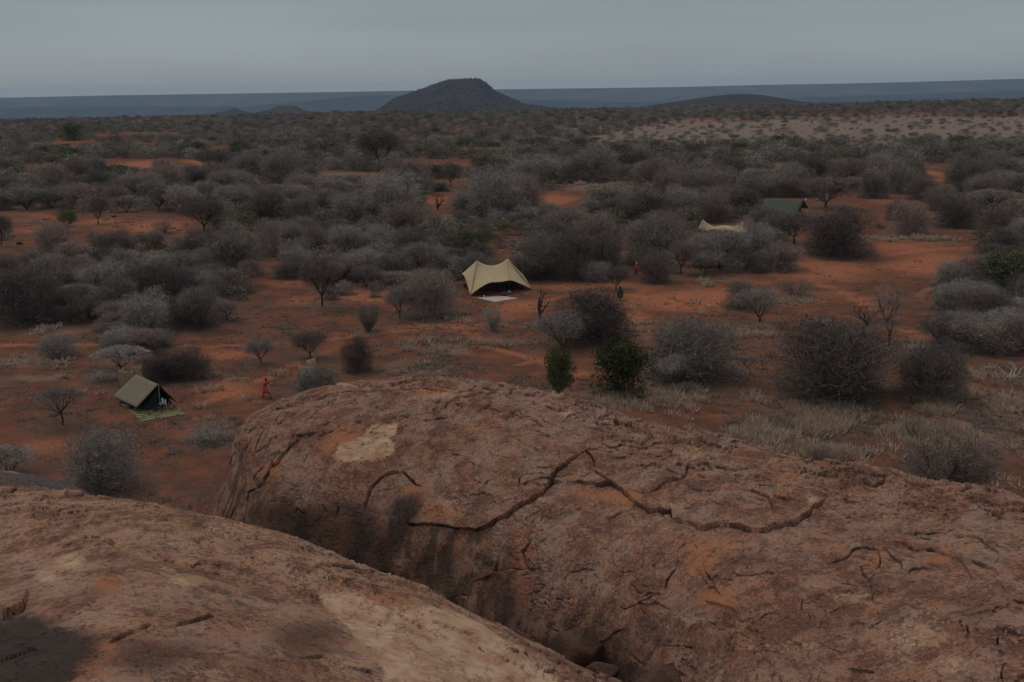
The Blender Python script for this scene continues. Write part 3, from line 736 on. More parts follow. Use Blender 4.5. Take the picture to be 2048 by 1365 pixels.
def slivers(rng, P, Dr, ln, w):
    n = len(P)
    s = np.cross(Dr, rng.normal(size=(n, 3))); s /= np.linalg.norm(s, axis=1, keepdims=True) + 1e-9
    V = np.stack([P - s * w[:, None] / 2, P + s * w[:, None] / 2, P + Dr * ln[:, None]], 1).reshape(-1, 3)
    return V, np.arange(3 * n).reshape(-1, 3)
def unit(v): return v / (np.linalg.norm(v, axis=-1, keepdims=True) + 1e-9)
def crown_pts(rng, n, shape, seed):
    if shape in ('dome', 'fan', 'tree', 'wide'):
        lr = np.random.default_rng(seed * 7 + 1)
        nl = 11
        d = unit(lr.normal(size=(nl, 3))); d[:, 2] = np.abs(d[:, 2]) * 1.0 - (.35 if shape in ('dome', 'wide') else .1)
        sc, off = {'dome': ([.36, .36, .40], .36), 'fan': ([.38, .38, .28], .55), 'tree': ([.36, .36, .26], .60), 'wide': ([.34, .34, .30], .48)}[shape]
        Cn = d * lr.uniform(.45, 1.0, nl)[:, None] * sc + [0, 0, off]
        Cn[:, 2] = np.maximum(Cn[:, 2], .1 if shape in ('dome', 'wide') else .34)
        Rr = lr.uniform(.12, .23, nl)
        pk = rng.choice(nl, n * 3, p=Rr ** 2 / (Rr ** 2).sum())
        q = unit(rng.normal(size=(n * 3, 3))) * (rng.random(n * 3) ** .42)[:, None]
        q *= (1 + .35 * fbm(q * 2.2 + pk[:, None] * 3.1, 2))[:, None]
        P = Cn[pk] + q * Rr[pk][:, None] * [1.15, 1.15, .95]
        core = rng.random(n * 3) < .16
        P = np.where(core[:, None], unit(rng.normal(size=(n * 3, 3))) * (rng.random(n * 3) ** .5)[:, None] * [.38, .38, .3] + [0, 0, off], P)
        keep = (P[:, 2] > .01) & (fbm(P * 6 + seed, 2) > -.3)
        if shape in ('fan', 'tree'): keep &= np.hypot(P[:, 0], P[:, 1]) < .16 + .70 * P[:, 2]
        P = P[keep]
        if shape in ('dome', 'wide'):
            k_ = int(len(P) * (.42 if shape == 'dome' else .22)); u_ = unit(rng.normal(size=(k_, 3))); u_[:, 2] = np.abs(u_[:, 2])
            P[:k_] = u_ * (rng.random(k_) ** .45)[:, None] * np.array([.40, .40, .42]) * (1 + .25 * fbm(u_ * 2 + seed, 2))[:, None]
            P = P[rng.permutation(len(P))]
        P[:, :2] *= .47 / np.percentile(np.hypot(P[:, 0], P[:, 1]), 96)
        z1 = np.percentile(P[:, 2], 98.5); z0 = .0 if shape in ('dome', 'wide') else np.percentile(P[:, 2], 1) * .75
        P[:, 2] = np.maximum(.012, z0 + (P[:, 2] - z0) * (.97 - z0) / (z1 - z0))
        return P[:n] if len(P) >= n else np.concatenate([P, P[:n - len(P)]])
    out_ = []
    tot = 0
    while tot < n:
        d = unit(rng.normal(size=(n * 2, 3)))
        lump = 1 + .42 * fbm(d * 1.9 + seed, 3)
        r = rng.random(n * 2) ** (1 / 2.2) * lump
        if shape == 'dome': P = d * r[:, None] * [.50, .50, .54] + [0, 0, .42]
        elif shape == 'fan': P = d * r[:, None] * [.52, .52, .42] + [0, 0, .56]
        elif shape == 'tree': P = d * r[:, None] * [.50, .50, .42] + [0, 0, .57]
        elif shape == 'flat':
            P = d * r[:, None] * [.49, .49, .13] + [0, 0, .84]; P[:, 2] -= .20 * (P[:, 0] ** 2 + P[:, 1] ** 2) / .25
        elif shape == 'column': P = d * r[:, None] * [.47, .47, .43] + [0, 0, .56]
        elif shape == 'wide': P = d * r[:, None] * [.48, .48, .42] + [0, 0, .57]
        elif shape == 'vase':
            z = rng.random(n * 2); a = rng.random(n * 2) * 6.283; q = (.10 + .38 * z ** .8) * np.sqrt(rng.random(n * 2)) * lump
            P = np.stack([q * np.cos(a), q * np.sin(a), z], -1)
        keep = (P[:, 2] > .01) & (fbm(P * 5.5 + seed, 3) > -.22 + .2 * rng.random(n * 2))
        if shape in ('fan', 'tree'):
            keep &= np.hypot(P[:, 0], P[:, 1]) < .20 + .62 * P[:, 2]
        out_.append(P[keep]); tot += keep.sum()
    return np.concatenate(out_)[:n]
def bush_meshes(name, shape, seed, n_tw=6500, n_stem=6, n_sub=44, w=.0062, ln=(.05, .15), leaf=False, trunk=.0):
    rng = np.random.default_rng(seed)
    targ = crown_pts(rng, n_sub, shape, seed)
    base = np.array([0, 0, 0.])
    paths, allp, alld = [], [], []
    tr = np.array([0, 0, trunk])
    if trunk > 0: paths.append((np.array([[0, 0, -.03], [.012, -.008, trunk * .5], [0, 0, trunk]]), .026, .019))
    mains = []
    for k in range(n_stem):
        a = 6.283 * k / n_stem + rng.uniform(-.3, .3)
        q = targ[rng.integers(len(targ))]
        tip = np.array([math.cos(a) * .26, math.sin(a) * .26, .55 + .2 * rng.random()]) * [1, 1, 1 if shape != 'flat' else 1.3]
        b0 = tr + rng.normal(size=3) * [.015, .015, 0]
        mid = b0 * .5 + tip * .5 + np.array([math.cos(a) * .05, math.sin(a) * .05, -.03])
        t = np.linspace(0, 1, 6)[:, None]
        c = (1 - t) ** 2 * b0 + 2 * t * (1 - t) * mid + t * t * tip + rng.normal(size=(6, 3)) * .008
        c[0] = b0
        mains.append(c); paths.append((c, .010 if not trunk else .012, .0045))
    for q in targ:
        c = min(mains, key=lambda m: np.linalg.norm(m[3] - q))
        s0 = c[rng.integers(1, 5)]
        md = s0 * .45 + q * .55 + rng.normal(size=3) * .03 + [0, 0, .02]
        t = np.linspace(0, 1, 5)[:, None]
        p = (1 - t) ** 2 * s0 + 2 * t * (1 - t) * md + t * t * q
        paths.append((p, .0042, .0016))
        allp.append(p[2:]); alld.append(np.repeat(unit(q - s0)[None], 3, 0))
    sv, sf = tubes_np(paths)
    P = crown_pts(rng, n_tw, shape, seed)
    if leaf:
        Dr = unit(rng.normal(size=(n_tw, 3)) + [0, 0, .3])
        L = rng.uniform(.028, .052, n_tw); Wd = rng.uniform(.02, .034, n_tw)
    else:
        out_d = unit(P - [0, 0, .15])
        Dr = unit(out_d * 1.0 + rng.normal(size=(n_tw, 3)) * .75 + [0, 0, .25])
        L = rng.uniform(ln[0], ln[1], n_tw); Wd = rng.uniform(.6, 1.3, n_tw) * w
        P = P - Dr * L[:, None] * .7
    tv, tf = slivers(rng, P, Dr, L, Wd)
    tv[:, 2] = np.maximum(tv[:, 2], 0.0)
    return mesh_np(name + '_branches', sv, sf, M['bark']), mesh_np(name + '_twigs', tv, tf, M['D'])
PROTO = {
 'dome': [bush_meshes('dome', 'dome', s, 12500, w=.0055) for s in (1, 2, 3, 4)],
 'fan': [bush_meshes('fan', 'fan', s, 7000) for s in (5, 6, 7)],
 'tree': [bush_meshes('tree', 'tree', s, 6500, 5, 50, trunk=.2) for s in (8, 9, 10)],
 'flat': [bush_meshes('flat', 'flat', s, 5200, 6, 60, ln=(.03, .10), trunk=.3) for s in (11, 12)],
 'vase': [bush_meshes('vase', 'vase', s, 3600, 8, 40, ln=(.08, .2), w=.008) for s in (13, 14)],
 'column': [bush_meshes('column', 'column', 15, 6500, 4, 30, leaf=True, trunk=.1)],
 'round': [bush_meshes('round', 'wide', s, 9000, 5, 34, leaf=True, trunk=.08) for s in (16, 17)],
 'thin': [bush_meshes('thin', 'dome', s, 3000, 6, 36) for s in (18, 19)],
}
FAR = [bush_meshes('far' + str(s), sh, s, 620, 4, 10, w=.030, ln=(.09, .2)) for s, sh in ((31, 'dome'), (32, 'dome'), (33, 'tree'), (34, 'dome'))]
def dead_mesh(seed, n=7, thick=.05, spread=.35):
    rng = np.random.default_rng(seed); paths = []
    for k in range(n):
        a = rng.uniform(0, 6.28); p = np.array([0, 0, -.02]); d = unit(np.array([math.cos(a) * spread, math.sin(a) * spread, 1.0]))
        pts = [p]
        for i in range(5):
            p = p + d * .2; d = unit(d + rng.normal(size=3) * .28 + [0, 0, .05]); pts.append(p)
            if i > 1:
                e_ = unit(d + rng.normal(size=3) * .8); paths.append((np.array([p, p + e_ * .12, p + e_ * .2 + [0, 0, .03]]), thick * .3, thick * .12))
        paths.append((np.array(pts), thick * .8, thick * .2))
    v, f = tubes_np(paths, 5)
    return mesh_np('dead', v, f, M['S'])
DEAD = [dead_mesh(s, n_, t_, sp_) for s, n_, t_, sp_ in ((41, 6, .06, .25), (42, 9, .035, .7), (43, 4, .09, .15), (44, 12, .02, 1.2))]

UNITS = []      # (object, px, py, w, h, tone, landmarks) for naming
def plant(px, py, w, h, shape, tone, label=None, parts=True, name=None, cat=None):
    base = at(px, py)
    base[2] = float(ground_h(base[0], base[1]))
    d = base - CAM
    s = (d @ fw) / F                                       # metres per photo pixel there
    w_, h_ = w * s * 1.14, h * s * 1.06
    rz = RNG.uniform(0, 6.28)
    if shape == 'dead':
        me = DEAD[int(tone[1])]
        nm, ct = name or 'dead_shrub', cat or 'dead shrub'
        r = obj(nm, me, None, tuple(base)); r.scale = (w_, w_, h_)
        r.rotation_euler = (0, 0, rz)
        if len(tone) > 2:
            r.material_slots[0].link = 'OBJECT'; r.material_slots[0].material = M['bark']
        UNITS.append((r, px, py, w, h, 'dead', label, nm, ct)); return r
    nm, ct = {'tree': ('thorn_tree', 'tree'), 'flat': ('acacia_tree', 'tree'), 'column': ('evergreen_bush', 'bush'), 'round': ('evergreen_bush', 'bush')}.get(shape, ('thorn_bush', 'bush'))
    sm, tm = PROTO[shape][int(RNG.integers(len(PROTO[shape])))] if parts else FAR[int(RNG.integers(len(FAR)))]
    if parts:
        r = obj(nm, None, None, tuple(base))
        b = obj('branches', sm, r); t = obj('crown' if nm != 'thorn_bush' else 'twigs', tm, r)
    else:
        r = obj(nm, tm, None, tuple(base)); t = r
    r.scale = (w_, w_, h_); r.rotation_euler = (0, 0, rz)
    t.material_slots[0].link = 'OBJECT'; t.material_slots[0].material = M[tone]
    UNITS.append((r, px, py, w, h, tone, label, nm, ct))
    return r

# traced from the photograph: centre x, foot y, width, height, shape, tone, label
TR = [
 (1662,790,235,150,'dome','K','largest dark dome-shaped thorn bush on the right, wider than any other'),
 (1862,792,132,108,'dome','K','dark round thorn bush just right of the largest dome bush'),
 (1890,985,175,132,'dome','P','purple-grey ball of fine twigs rising behind the lower right rock edge'),
 (1382,748,180,112,'dome','G','broad grey thorn bush right of the two green bushes'),
 (1352,765,85,58,'fan','G','small silvery shrub at the foot of the broad grey thorn bush'),
 (1119,792,58,100,'column','green','narrow upright dark green bush behind the rock crest'),
 (1238,784,106,96,'round','green','round leafy green bush right of the narrow green one'),
 (1190,675,155,98,'dome','K','wide dark mounded thorn bush right of the tan canopy tent clearing'),
 (1125,690,110,68,'fan','G','pale grey bush leaning against the left of the wide mounded bush'),
 (1080,634,30,54,'dead','s2x','stout dead stump with upright branch stubs right of the tan canopy tent'),
 (986,657,44,44,'vase','G','small vase-shaped grey shrub standing in front of the pale mat'),
 (865,627,112,88,'dome','D','dense grey bush directly left of the tan canopy tent'),
 (800,632,56,60,'tree','G','thin grey bush between the dense bush and the red slope, left of canopy tent'),
 (738,657,52,50,'vase','G','vase-shaped grey shrub left of the canopy tent track'),
 (644,610,80,96,'tree','P','tall round-crowned bare tree standing alone on red soil left of canopy tent'),
 (502,570,52,48,'tree','P','small lone bare tree on the open red ground, left of the tall round-crowned one'),
 (402,655,84,82,'tree','G','grey twin-trunked tree right of the dark bush mass at left'),
 (352,628,98,86,'dome','K','dark brown haystack-like bush behind the grey twin-trunked tree'),
 (243,628,74,74,'fan','G','silvery bush among dark ones in the left thicket'),
 (188,592,70,56,'fan','G','silvery low bush above the left thicket edge'),
 (55,645,140,104,'dome','K','massive dark thorn bush at the left edge of the photo'),
 (90,588,112,62,'dome','D',None),(155,635,84,58,'dome','K',None),(248,566,58,68,'dome','D',None),(310,595,92,64,'dome','P',None),
 (116,710,76,44,'dome','G','low grey bush on bare soil at the left, above the khaki tent level'),
 (244,752,108,62,'flat','G','flat-topped pale acacia just behind the canvas cubicle'),
 (325,758,92,52,'dome','K','dark bush behind the ridge of the khaki tent'),
 (385,754,78,60,'dome','K','right-hand dark bush behind the khaki tent'),
 (282,700,80,36,'dome','D','low dark bush above the flat-topped acacia'),
 (205,762,62,22,'thin','G','low grey scrub left of the canvas cubicle'),
 (125,848,100,76,'flat','D','low flat-topped thorn tree left of the khaki tent'),
 (203,972,150,108,'dome','G','big pale grey thorn bush below the khaki tent'),
 (15,948,105,54,'fan','G','grey thorn bush cut by the left edge above the dark rock'),
 (522,724,64,48,'tree','G','small grey bush above the person in the red cloak'),
 (620,712,78,50,'tree','D','dark flat-bottomed shrub above the half-hidden canvas screen'),
 (632,798,104,66,'dome','G','grey bush that half hides the canvas screen, by the rock crest'),
 (715,738,62,66,'dome','K','upright dark shrub right of the half-hidden canvas screen'),
 (1232,577,58,44,'tree','P',None),(1310,562,66,56,'dome','P',None),(1362,548,52,66,'tree','P',None),(1402,543,62,72,'tree','G',None),
 (1440,538,112,74,'tree','D',None),(1505,528,92,80,'dome','G',None),(1557,540,78,52,'dome','P',None),
 (1587,490,98,62,'tree','D','spreading tree with a dark trunk below the green tent'),
 (1677,514,134,88,'dome','K','broad dark bush right of the green tent, beside the red clearing'),
 (1690,437,36,24,'dome','D','small dark bush on open ground right of the green tent'),
 (1820,474,78,62,'dome','P',None),(1790,447,40,40,'dome','D',None),(1910,460,88,62,'dome','D',None),(2000,484,84,64,'dome','P',None),
 (1985,432,104,52,'flat','D',None),(2014,590,84,88,'round','olive','olive green bush at the right edge of the photo'),
 (2040,602,70,60,'thin','G','grey twiggy scrub at the right edge in front of the olive bush'),
 (1478,614,62,56,'dome','D','dark brown bush behind the pale umbrella tree'),
 (1519,645,88,70,'tree','S','pale umbrella tree with forked trunk on the red clearing'),
 (1590,592,78,36,'thin','D','low sprawling dark shrub behind the pale umbrella tree'),
 (1775,640,76,72,'thin','P','thin leaning shrub above the largest dome bush'),
 (1735,645,50,40,'dead','s1x','tangle of bare dark stems at the foot of the thin leaning shrub'),
 (1778,688,20,50,'dead','s2x','narrow dead stump right above the largest dome bush'),
 (1978,648,110,64,'dome','K',None),(1925,692,104,60,'dome','D',None),(2036,698,80,66,'dome','P',None),(1930,600,60,40,'thin','D',None),
 (2025,748,74,24,'dead','s3','flattened grey brushwood at the right edge'),
 (1825,867,54,42,'thin','D','small see-through shrub between the two right-hand dark bushes'),
 (1940,905,34,46,'dead','s1x','little bare forked shrub in the pale grass at right'),
 (1640,914,60,36,'thin','P',None),(420,880,90,34,'thin','G','sparse flattened grey brush beside the left shoulder of the dome'),
 (353,846,28,10,'dead','s3x','small dark heap of sticks at the corner of the striped mat'),
 (1225,492,24,46,'dead','s2','bleached dead tree leaning in the thicket behind the canopy tent'),
 (1085,552,92,86,'dome','D',None),(1150,555,98,92,'dome','D',None),(1208,550,84,82,'dome','D',None),(1100,502,84,60,'fan','G',None),(1185,495,92,62,'dome','P',None),
 (950,522,116,64,'flat','olive','flat-topped olive thorn tree directly behind the tan canopy tent'),
 (700,518,72,56,'fan','G',None),(817,502,46,50,'dome','P',None),(845,548,92,62,'fan','D',None),(785,558,78,52,'fan','G',None),(735,548,72,52,'fan','G',None),
 (690,505,92,52,'fan','G',None),(597,548,58,56,'fan','G',None),(538,512,54,66,'dome','D',None),(465,550,124,92,'dome','G','large silver-grey thorn bush left of the lone bare trees'),
 (398,518,82,52,'dome','D',None),(330,562,92,50,'fan','G',None),(328,468,50,30,'thin','G',None),(313,505,36,34,'tree','P',None),(205,510,52,36,'dome','D',None),
 (245,518,62,52,'dome','P',None),(108,505,74,52,'dome','P',None),(105,500,26,30,'dead','s1','bleached dead branches in front of a purple bush at far left'),(4,495,44,62,'tree','D',None),
 (138,470,38,42,'tree','olive','small green-grey tree on the red patch at far left'),(198,452,48,54,'tree','D','dark tree with one clear black trunk on the left red patch'),
 (1305,512,114,76,'dome','D',None),(918,452,42,32,'dome','D',None),(875,420,24,36,'dead','s1x','little dead shrub on the pinkish bare patch in the middle distance'),
 (1290,448,112,66,'tree','D',None),(1130,472,104,56,'dome','P',None),(1200,482,72,46,'dome','P',None),(1350,500,60,40,'dome','D',None),(1330,470,80,50,'dome','P',None),(1395,486,70,30,'dome','D',None),(1535,462,80,46,'dome','G',None),
 (55,420,74,46,'fan','G',None),(145,410,62,42,'fan','G',None),(105,377,74,46,'dome','P',None),(150,370,74,46,'dome','P',None),(200,397,62,52,'dome','D',None),(195,352,42,36,'fan','G',None),
 (235,412,52,36,'dome','P',None),(270,397,62,36,'dome','D',None),(305,402,62,36,'fan','G',None),(335,387,74,52,'dome','P',None),(365,427,84,52,'fan','G',None),(413,407,62,42,'fan','G',None),
 (412,404,36,32,'dead','s1','curling bleached dead branches in the grey thicket at left'),(410,464,94,62,'tree','P',None),(428,350,68,44,'tree','D','dark spreading tree with a short trunk on the orange clearing at left'),(452,388,58,42,'tree','P',None),
 (488,428,64,52,'fan','G',None),(500,354,64,46,'dome','D',None),(328,350,46,30,'dome','P',None),(135,324,52,26,'round','olive','bright olive bush by the orange clearing at far left'),(103,330,26,18,'dome','D',None),
 (8,350,52,30,'dome','D',None),(240,350,40,18,'round','olive','low olive shrub in front of the orange clearing'),(35,377,52,20,'dome','D',None),(390,312,60,24,'round','olive','olive bush right of the orange clearing, farther back'),(480,318,50,34,'round','olive','dark olive bush among brown ones in the left distance'),
 (148,282,46,34,'round','olive','tall dark olive tree standing above the far left scrub'),
 (762,337,98,72,'tree','P','brown tree with a clear forked trunk in the middle distance'),(902,374,42,48,'tree','D','small dark tree with a pale fork, middle distance'),(880,382,44,17,'dome','D',None),
 (985,432,116,88,'dome','G','broad grey thorn mound in the middle of the thicket, above the canopy tent'),(1045,424,90,70,'dome','P',None),(930,425,60,40,'dome','G',None),
 (535,444,74,62,'tree','P',None),(605,438,62,46,'dome','D',None),(610,403,84,52,'dome','P',None),(675,408,74,46,'fan','G',None),(712,430,74,46,'fan','G',None),(785,428,124,76,'dome','G',None),
 (820,378,84,56,'dome','P',None),(565,366,84,62,'dome','G',None),(810,455,104,50,'dome','P',None),(722,472,42,30,'dome','P',None),(673,458,48,22,'dome','D',None),(630,510,52,52,'dome','P',None),(570,485,60,40,'fan','G',None),(760,500,70,50,'dome','G',None),
 (1075,368,114,52,'dome','G',None),(1180,364,114,60,'dome','D',None),(1265,343,84,46,'dome','D',None),(1310,382,74,60,'dome','P',None),(1350,405,92,64,'dome','P',None),(1220,412,114,40,'dome','D',None),
 (1395,412,84,58,'dome','P',None),(1440,405,104,60,'dome','P',None),(1500,408,84,50,'fan','G',None),(1425,442,84,50,'dome','P',None),(1620,363,94,50,'dome','D',None),(1700,378,84,56,'dome','P',None),(1745,398,62,50,'dome','D',None),
 (1652,420,104,60,'tree','P',None),(1590,395,70,36,'dome','P',None),(1800,388,74,52,'dome','D',None),(1842,403,62,46,'dome','D',None),(1932,384,92,62,'dome','D',None),(1995,374,94,62,'dome','D',None),(1882,424,74,46,'dome','P',None),(1565,388,62,42,'dome','D',None),
]
for r in TR:
    plant(*r)
CLEAR = [(300,455,110,26),(200,448,70,20),(60,435,80,12),(280,330,80,12),(392,328,42,9),(110,336,62,7),(90,462,70,16),(1120,402,52,20),(1265,398,18,7),(1875,352,30,24),
 (1200,372,70,9),(1795,430,150,45),(900,398,44,40),(880,330,70,12),(1590,334,48,9),(150,286,40,6),(450,300,36,5),(760,366,50,9),(700,350,66,6),(1640,328,34,8),(560,372,40,7),(0,0,1,1),(1445,452,46,14),(1575,416,50,22),(225,272,36,3),(300,268,60,3),(960,300,50,3)]
taken = [(r[0], r[1], r[2]) for r in TR]
cand = []
rg = np.random.default_rng(3)
def try_pts(n, d0, d1):
    D = np.sqrt(rg.random(n) * (d1 * d1 - d0 * d0) + d0 * d0)
    x = (rg.random(n) - .5) * 1.16 * (D + 12)
    return x, D
def fill(n, d0, d1, spacing, wr, hr, zones=None):
    x, D = try_pts(n, d0, d1)
    z = ground_h(x, D)
    px, py = project(np.stack([x, D, z], -1))
    hy = py - (187 - (px - 1024) * math.tan(ROLL))
    P = v3(x, D)
    dens = fbm(P * .012 + 3, 3) + .5 * fbm(P * .05, 2)
    wq = fbm(P * .05, 3)
    openp = (sst(880, 1330, px + wq * 260 + (hy - 85) * 4) > rg.random(n) * .8) & (hy + wq * 14 > 56) & (hy < 116) | ((px > 800) & (px <= 1040) & (hy > 66) & (hy < 80) & (fbm(P * .02, 2) > 0))
    cells = {}
    for i in range(n):
        if dens[i] < (-.36 if not zones else -.62): continue
        if zones and not any(a < px[i] < b and c_ < py[i] < d_ for a, b, c_, d_ in zones): continue
        sp = spacing * (1.0 if not openp[i] else 1.6)
        c = (int(x[i] // sp), int(D[i] // sp))
        if any((c[0]+a, c[1]+b) in cells and math.hypot(cells[(c[0]+a, c[1]+b)][0]-x[i], cells[(c[0]+a, c[1]+b)][1]-D[i]) < sp for a in (-1,0,1) for b in (-1,0,1)): continue
        w = rg.uniform(*wr) * (.75 + .5 * rg.random()); h = w * rg.uniform(*hr)
        s = F / (D[i] * 1.03)
        if openp[i]: q_ = rg.uniform(.25, 1.0) ** 1.5; w *= q_; h *= q_ * .8
        if any(abs(px[i] - a) < .42 * b and abs(py[i] - q) < 6 for a, q, b in taken) and D[i] < 300: continue
        if any(abs(px[i] - a) < rx * .95 + w * s * .3 and b - ry < py[i] < b + ry + .45 * h * s for a, b, rx, ry in CLEAR): continue
        top = py[i] - h * s; hw = w * s * .55
        if any(a - hw < px[i] < b + hw and py[i] > y0 - 2 and top < y1 for a, b, y0, y1 in ((1408,1490,462,458),(1535,1618,424,424),(1262,1282,548,548),(1230,1252,598,598),(905,1066,565,600),(225,375,785,843),(520,550,770,792),(1360,1392,480,494),(240,290,745,775),(1215,1235,480,490),(594,640,740,735))): continue
        cells[c] = (x[i], D[i])
        cand.append((w * s, x[i], D[i], z[i], w, h, px[i], py[i], openp[i]))
THICK = [(0,420,400,490),(430,640,380,470),(640,900,560,600),(780,1060,400,500),(1560,2048,400,440),(1960,2048,440,560),(0,480,490,650),(540,870,430,560),(1040,1250,430,560),(1270,1560,420,550),(0,520,330,420),(520,1100,300,440),(1150,1560,390,470),(1600,2048,300,380),(700,960,470,560),(1880,2048,560,700),(200,330,655,712)]
fill(16000, 84, 215, 2.8, (2.2, 5.4), (.42, .7), THICK)
fill(40000, 205, 520, 4.3, (3.6, 8.5), (.46, .70))
fill(60000, 520, 1500, 7.4, (4.0, 8.5), (.42, .65))
cand.sort(key=lambda c: -c[0])
vis = [c for c in cand if -30 < c[6] < 2078]
n_ind = 395 - len([u for u in UNITS])
ind = vis[:n_ind]
idset = set(id(c) for c in ind)
for c in ind:
    tone = rg.choice(['D', 'D', 'P', 'G', 'G'])
    s = F / (c[2] * 1.03)
    o = plant(c[6], c[7], c[4] * s, c[5] * s, rg.choice(['dome', 'dome', 'dome', 'tree', 'fan']), tone, parts=True)
rest_ = [c for c in cand if id(c) not in idset]

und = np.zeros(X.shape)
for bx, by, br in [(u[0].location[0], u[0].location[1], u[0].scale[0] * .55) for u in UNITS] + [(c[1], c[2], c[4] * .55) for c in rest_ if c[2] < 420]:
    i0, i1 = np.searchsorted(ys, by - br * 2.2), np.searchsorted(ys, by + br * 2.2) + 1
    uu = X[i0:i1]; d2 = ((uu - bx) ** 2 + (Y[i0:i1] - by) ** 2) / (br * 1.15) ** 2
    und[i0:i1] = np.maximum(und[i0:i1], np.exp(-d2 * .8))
attr(gme, 'under', und)  # litter tone around bush feet, doubling as painted contact shade
# the scrub beyond what can be counted: one object, real bushes instanced on points
FARO = []
FT = [twig_mat('far_twigs_brown', (0.30, 0.255, 0.205), (0.17, 0.143, 0.115)), twig_mat('far_twigs_grey', (0.36, 0.31, 0.265), (0.20, 0.17, 0.143)),
      twig_mat('far_leaf_olive', (0.17, 0.165, 0.09), (0.10, 0.10, 0.06)), twig_mat('far_twigs_dark', (0.23, 0.195, 0.16), (0.13, 0.112, 0.092))]
for k, (pxy, tone) in enumerate((((905, 282), 'D'), ((640, 290), 'P'), ((300, 278), 'olive'), ((1500, 305), 'D'))):
    me = FAR[k][1].copy(); me.materials.clear(); me.materials.append(FT[k])
    b = at(*pxy); b[2] = float(ground_h(b[0], b[1]))
    oo = obj('thorn_bush', me, None, tuple(b)); oo.scale = (6, 6, 3.4)
    UNITS.append((oo, pxy[0], pxy[1], 20, 10, tone, None, 'thorn_bush', 'bush'))
    FARO.append(oo)
# a few more tones of the same far shapes
def scatter(name, pts, protos):
    me = bpy.data.meshes.new(name)
    pts = np.array(pts, float)
    me.vertices.add(len(pts)); me.vertices.foreach_set('co', np.ascontiguousarray(pts[:, :3], np.float32).ravel())
    attr(me, 'sc', pts[:, 3:6], 'FLOAT_VECTOR')
    attr(me, 'rz', np.stack([pts[:, 0] * 0, pts[:, 0] * 0, pts[:, 6]], -1), 'FLOAT_VECTOR')
    attr(me, 'pick', pts[:, 7].astype(int), 'INT')
    o = obj(name, me); o['kind'] = 'stuff'
    t = bpy.data.node_groups.new(name, 'GeometryNodeTree')
    t.interface.new_socket('Geometry', in_out='INPUT', socket_type='NodeSocketGeometry')
    t.interface.new_socket('Geometry', in_out='OUTPUT', socket_type='NodeSocketGeometry')
    gi = t.nodes.new('NodeGroupInput'); go = t.nodes.new('NodeGroupOutput')
    iop = t.nodes.new('GeometryNodeInstanceOnPoints')
    t.links.new(gi.outputs[0], iop.inputs['Points'])
    j = t.nodes.new('GeometryNodeJoinGeometry')
    for p in protos:
        oi = t.nodes.new('GeometryNodeObjectInfo'); oi.transform_space = 'ORIGINAL'
        oi.inputs['Object'].default_value = p; oi.inputs['As Instance'].default_value = True
        t.links.new(oi.outputs['Geometry'], j.inputs[0])
    t.links.new(j.outputs[0], iop.inputs['Instance'])
    iop.inputs['Pick Instance'].default_value = True
    def na(n, typ):
        a = t.nodes.new('GeometryNodeInputNamedAttribute'); a.data_type = typ; a.inputs['Name'].default_value = n
        return a.outputs[0]
    t.links.new(na('pick', 'INT'), iop.inputs['Instance Index'])
    t.links.new(na('rz', 'FLOAT_VECTOR'), iop.inputs['Rotation'])
    t.links.new(na('sc', 'FLOAT_VECTOR'), iop.inputs['Scale'])
    t.links.new(iop.outputs[0], go.inputs[0])
    md = o.modifiers.new('scatter', 'NODES'); md.node_group = t
    return o
PR = FARO
pts = [(c[1], c[2], c[3], c[4], c[4], c[5], rg.uniform(0, 6.28), rg.choice([0, 1, 2, 3], p=[.42, .09, .30, .19])) for c in rest_]
# scrub on the slopes of the rocky hill and the low hill
for i in range(1500):
    k, j = rg.integers(20, 58), rg.integers(20, 440)
    pts.append((HG[0][k, j], HG[1][k, j], HG[2][k, j] - .5, 7, 7, rg.uniform(2, 5.5), rg.uniform(0, 6.28), 0))
fs = scatter('far_scrub', pts, PR)
tag(fs, 'dark thorn scrub covering the plain as far as the hills', 'scrub')

# names of the plants nobody traced by hand: where they stand, then their order there
MARK = [('tan canopy tent', 985, 575), ('green ridge tent', 1575, 425), ('far tan awning', 1445, 455), ('khaki tent', 290, 800), ('person in the white cap', 1271, 545),
        ('left orange clearing', 265, 330), ('left red patch', 300, 455), ('lone bare trees', 570, 590), ('forked brown tree', 762, 335), ('round green bush', 1238, 784),
        ('largest dome bush', 1662, 790), ('right edge of the photo', 2048, 600), ('left edge of the photo', 0, 600), ('rocky hill', 920, 230), ('low brown hill', 1480, 215), ('pale open plain', 1800, 290), ('pinkish bare patch', 905, 400), ('far right clearing', 1870, 350)]
TONE = {'K': 'blackish', 'D': 'dark grey', 'G': 'silvery grey', 'P': 'purple-brown', 'olive': 'olive green', 'green': 'green', 'S': 'pale', 'dead': 'bleached'}
from collections import defaultdict
zone = defaultdict(list)
for u in UNITS:
    r, px, py, w, h, tone, lab, nm, ct = u
    if lab:
        tag(r, lab, ct); continue
    if nm == 'thorn_tree' or nm == 'acacia_tree': kind = 'thorn tree'
    elif nm == 'evergreen_bush': kind = 'leafy bush'
    else: kind = 'thorn bush'
    mk = min(MARK, key=lambda m: math.hypot((m[1] - px) * .5, (m[2] - py) * 1.6))
    dx, dy = px - mk[1], py - mk[2]
    if 'edge' in mk[0]: rel = 'near'
    elif abs(dx) * .45 > abs(dy) * 1.3: rel = 'left of' if dx < 0 else 'right of'
    else: rel = 'behind' if dy < 0 else 'in front of'
    if mk[0] in ('rocky hill', 'low brown hill') and dy > 0: rel = 'in the scrub below'
    zone[(TONE[tone] + ' leafless ' + kind if tone != 'olive' else 'olive green ' + kind, rel, mk[0], ct, nm)].append(u)
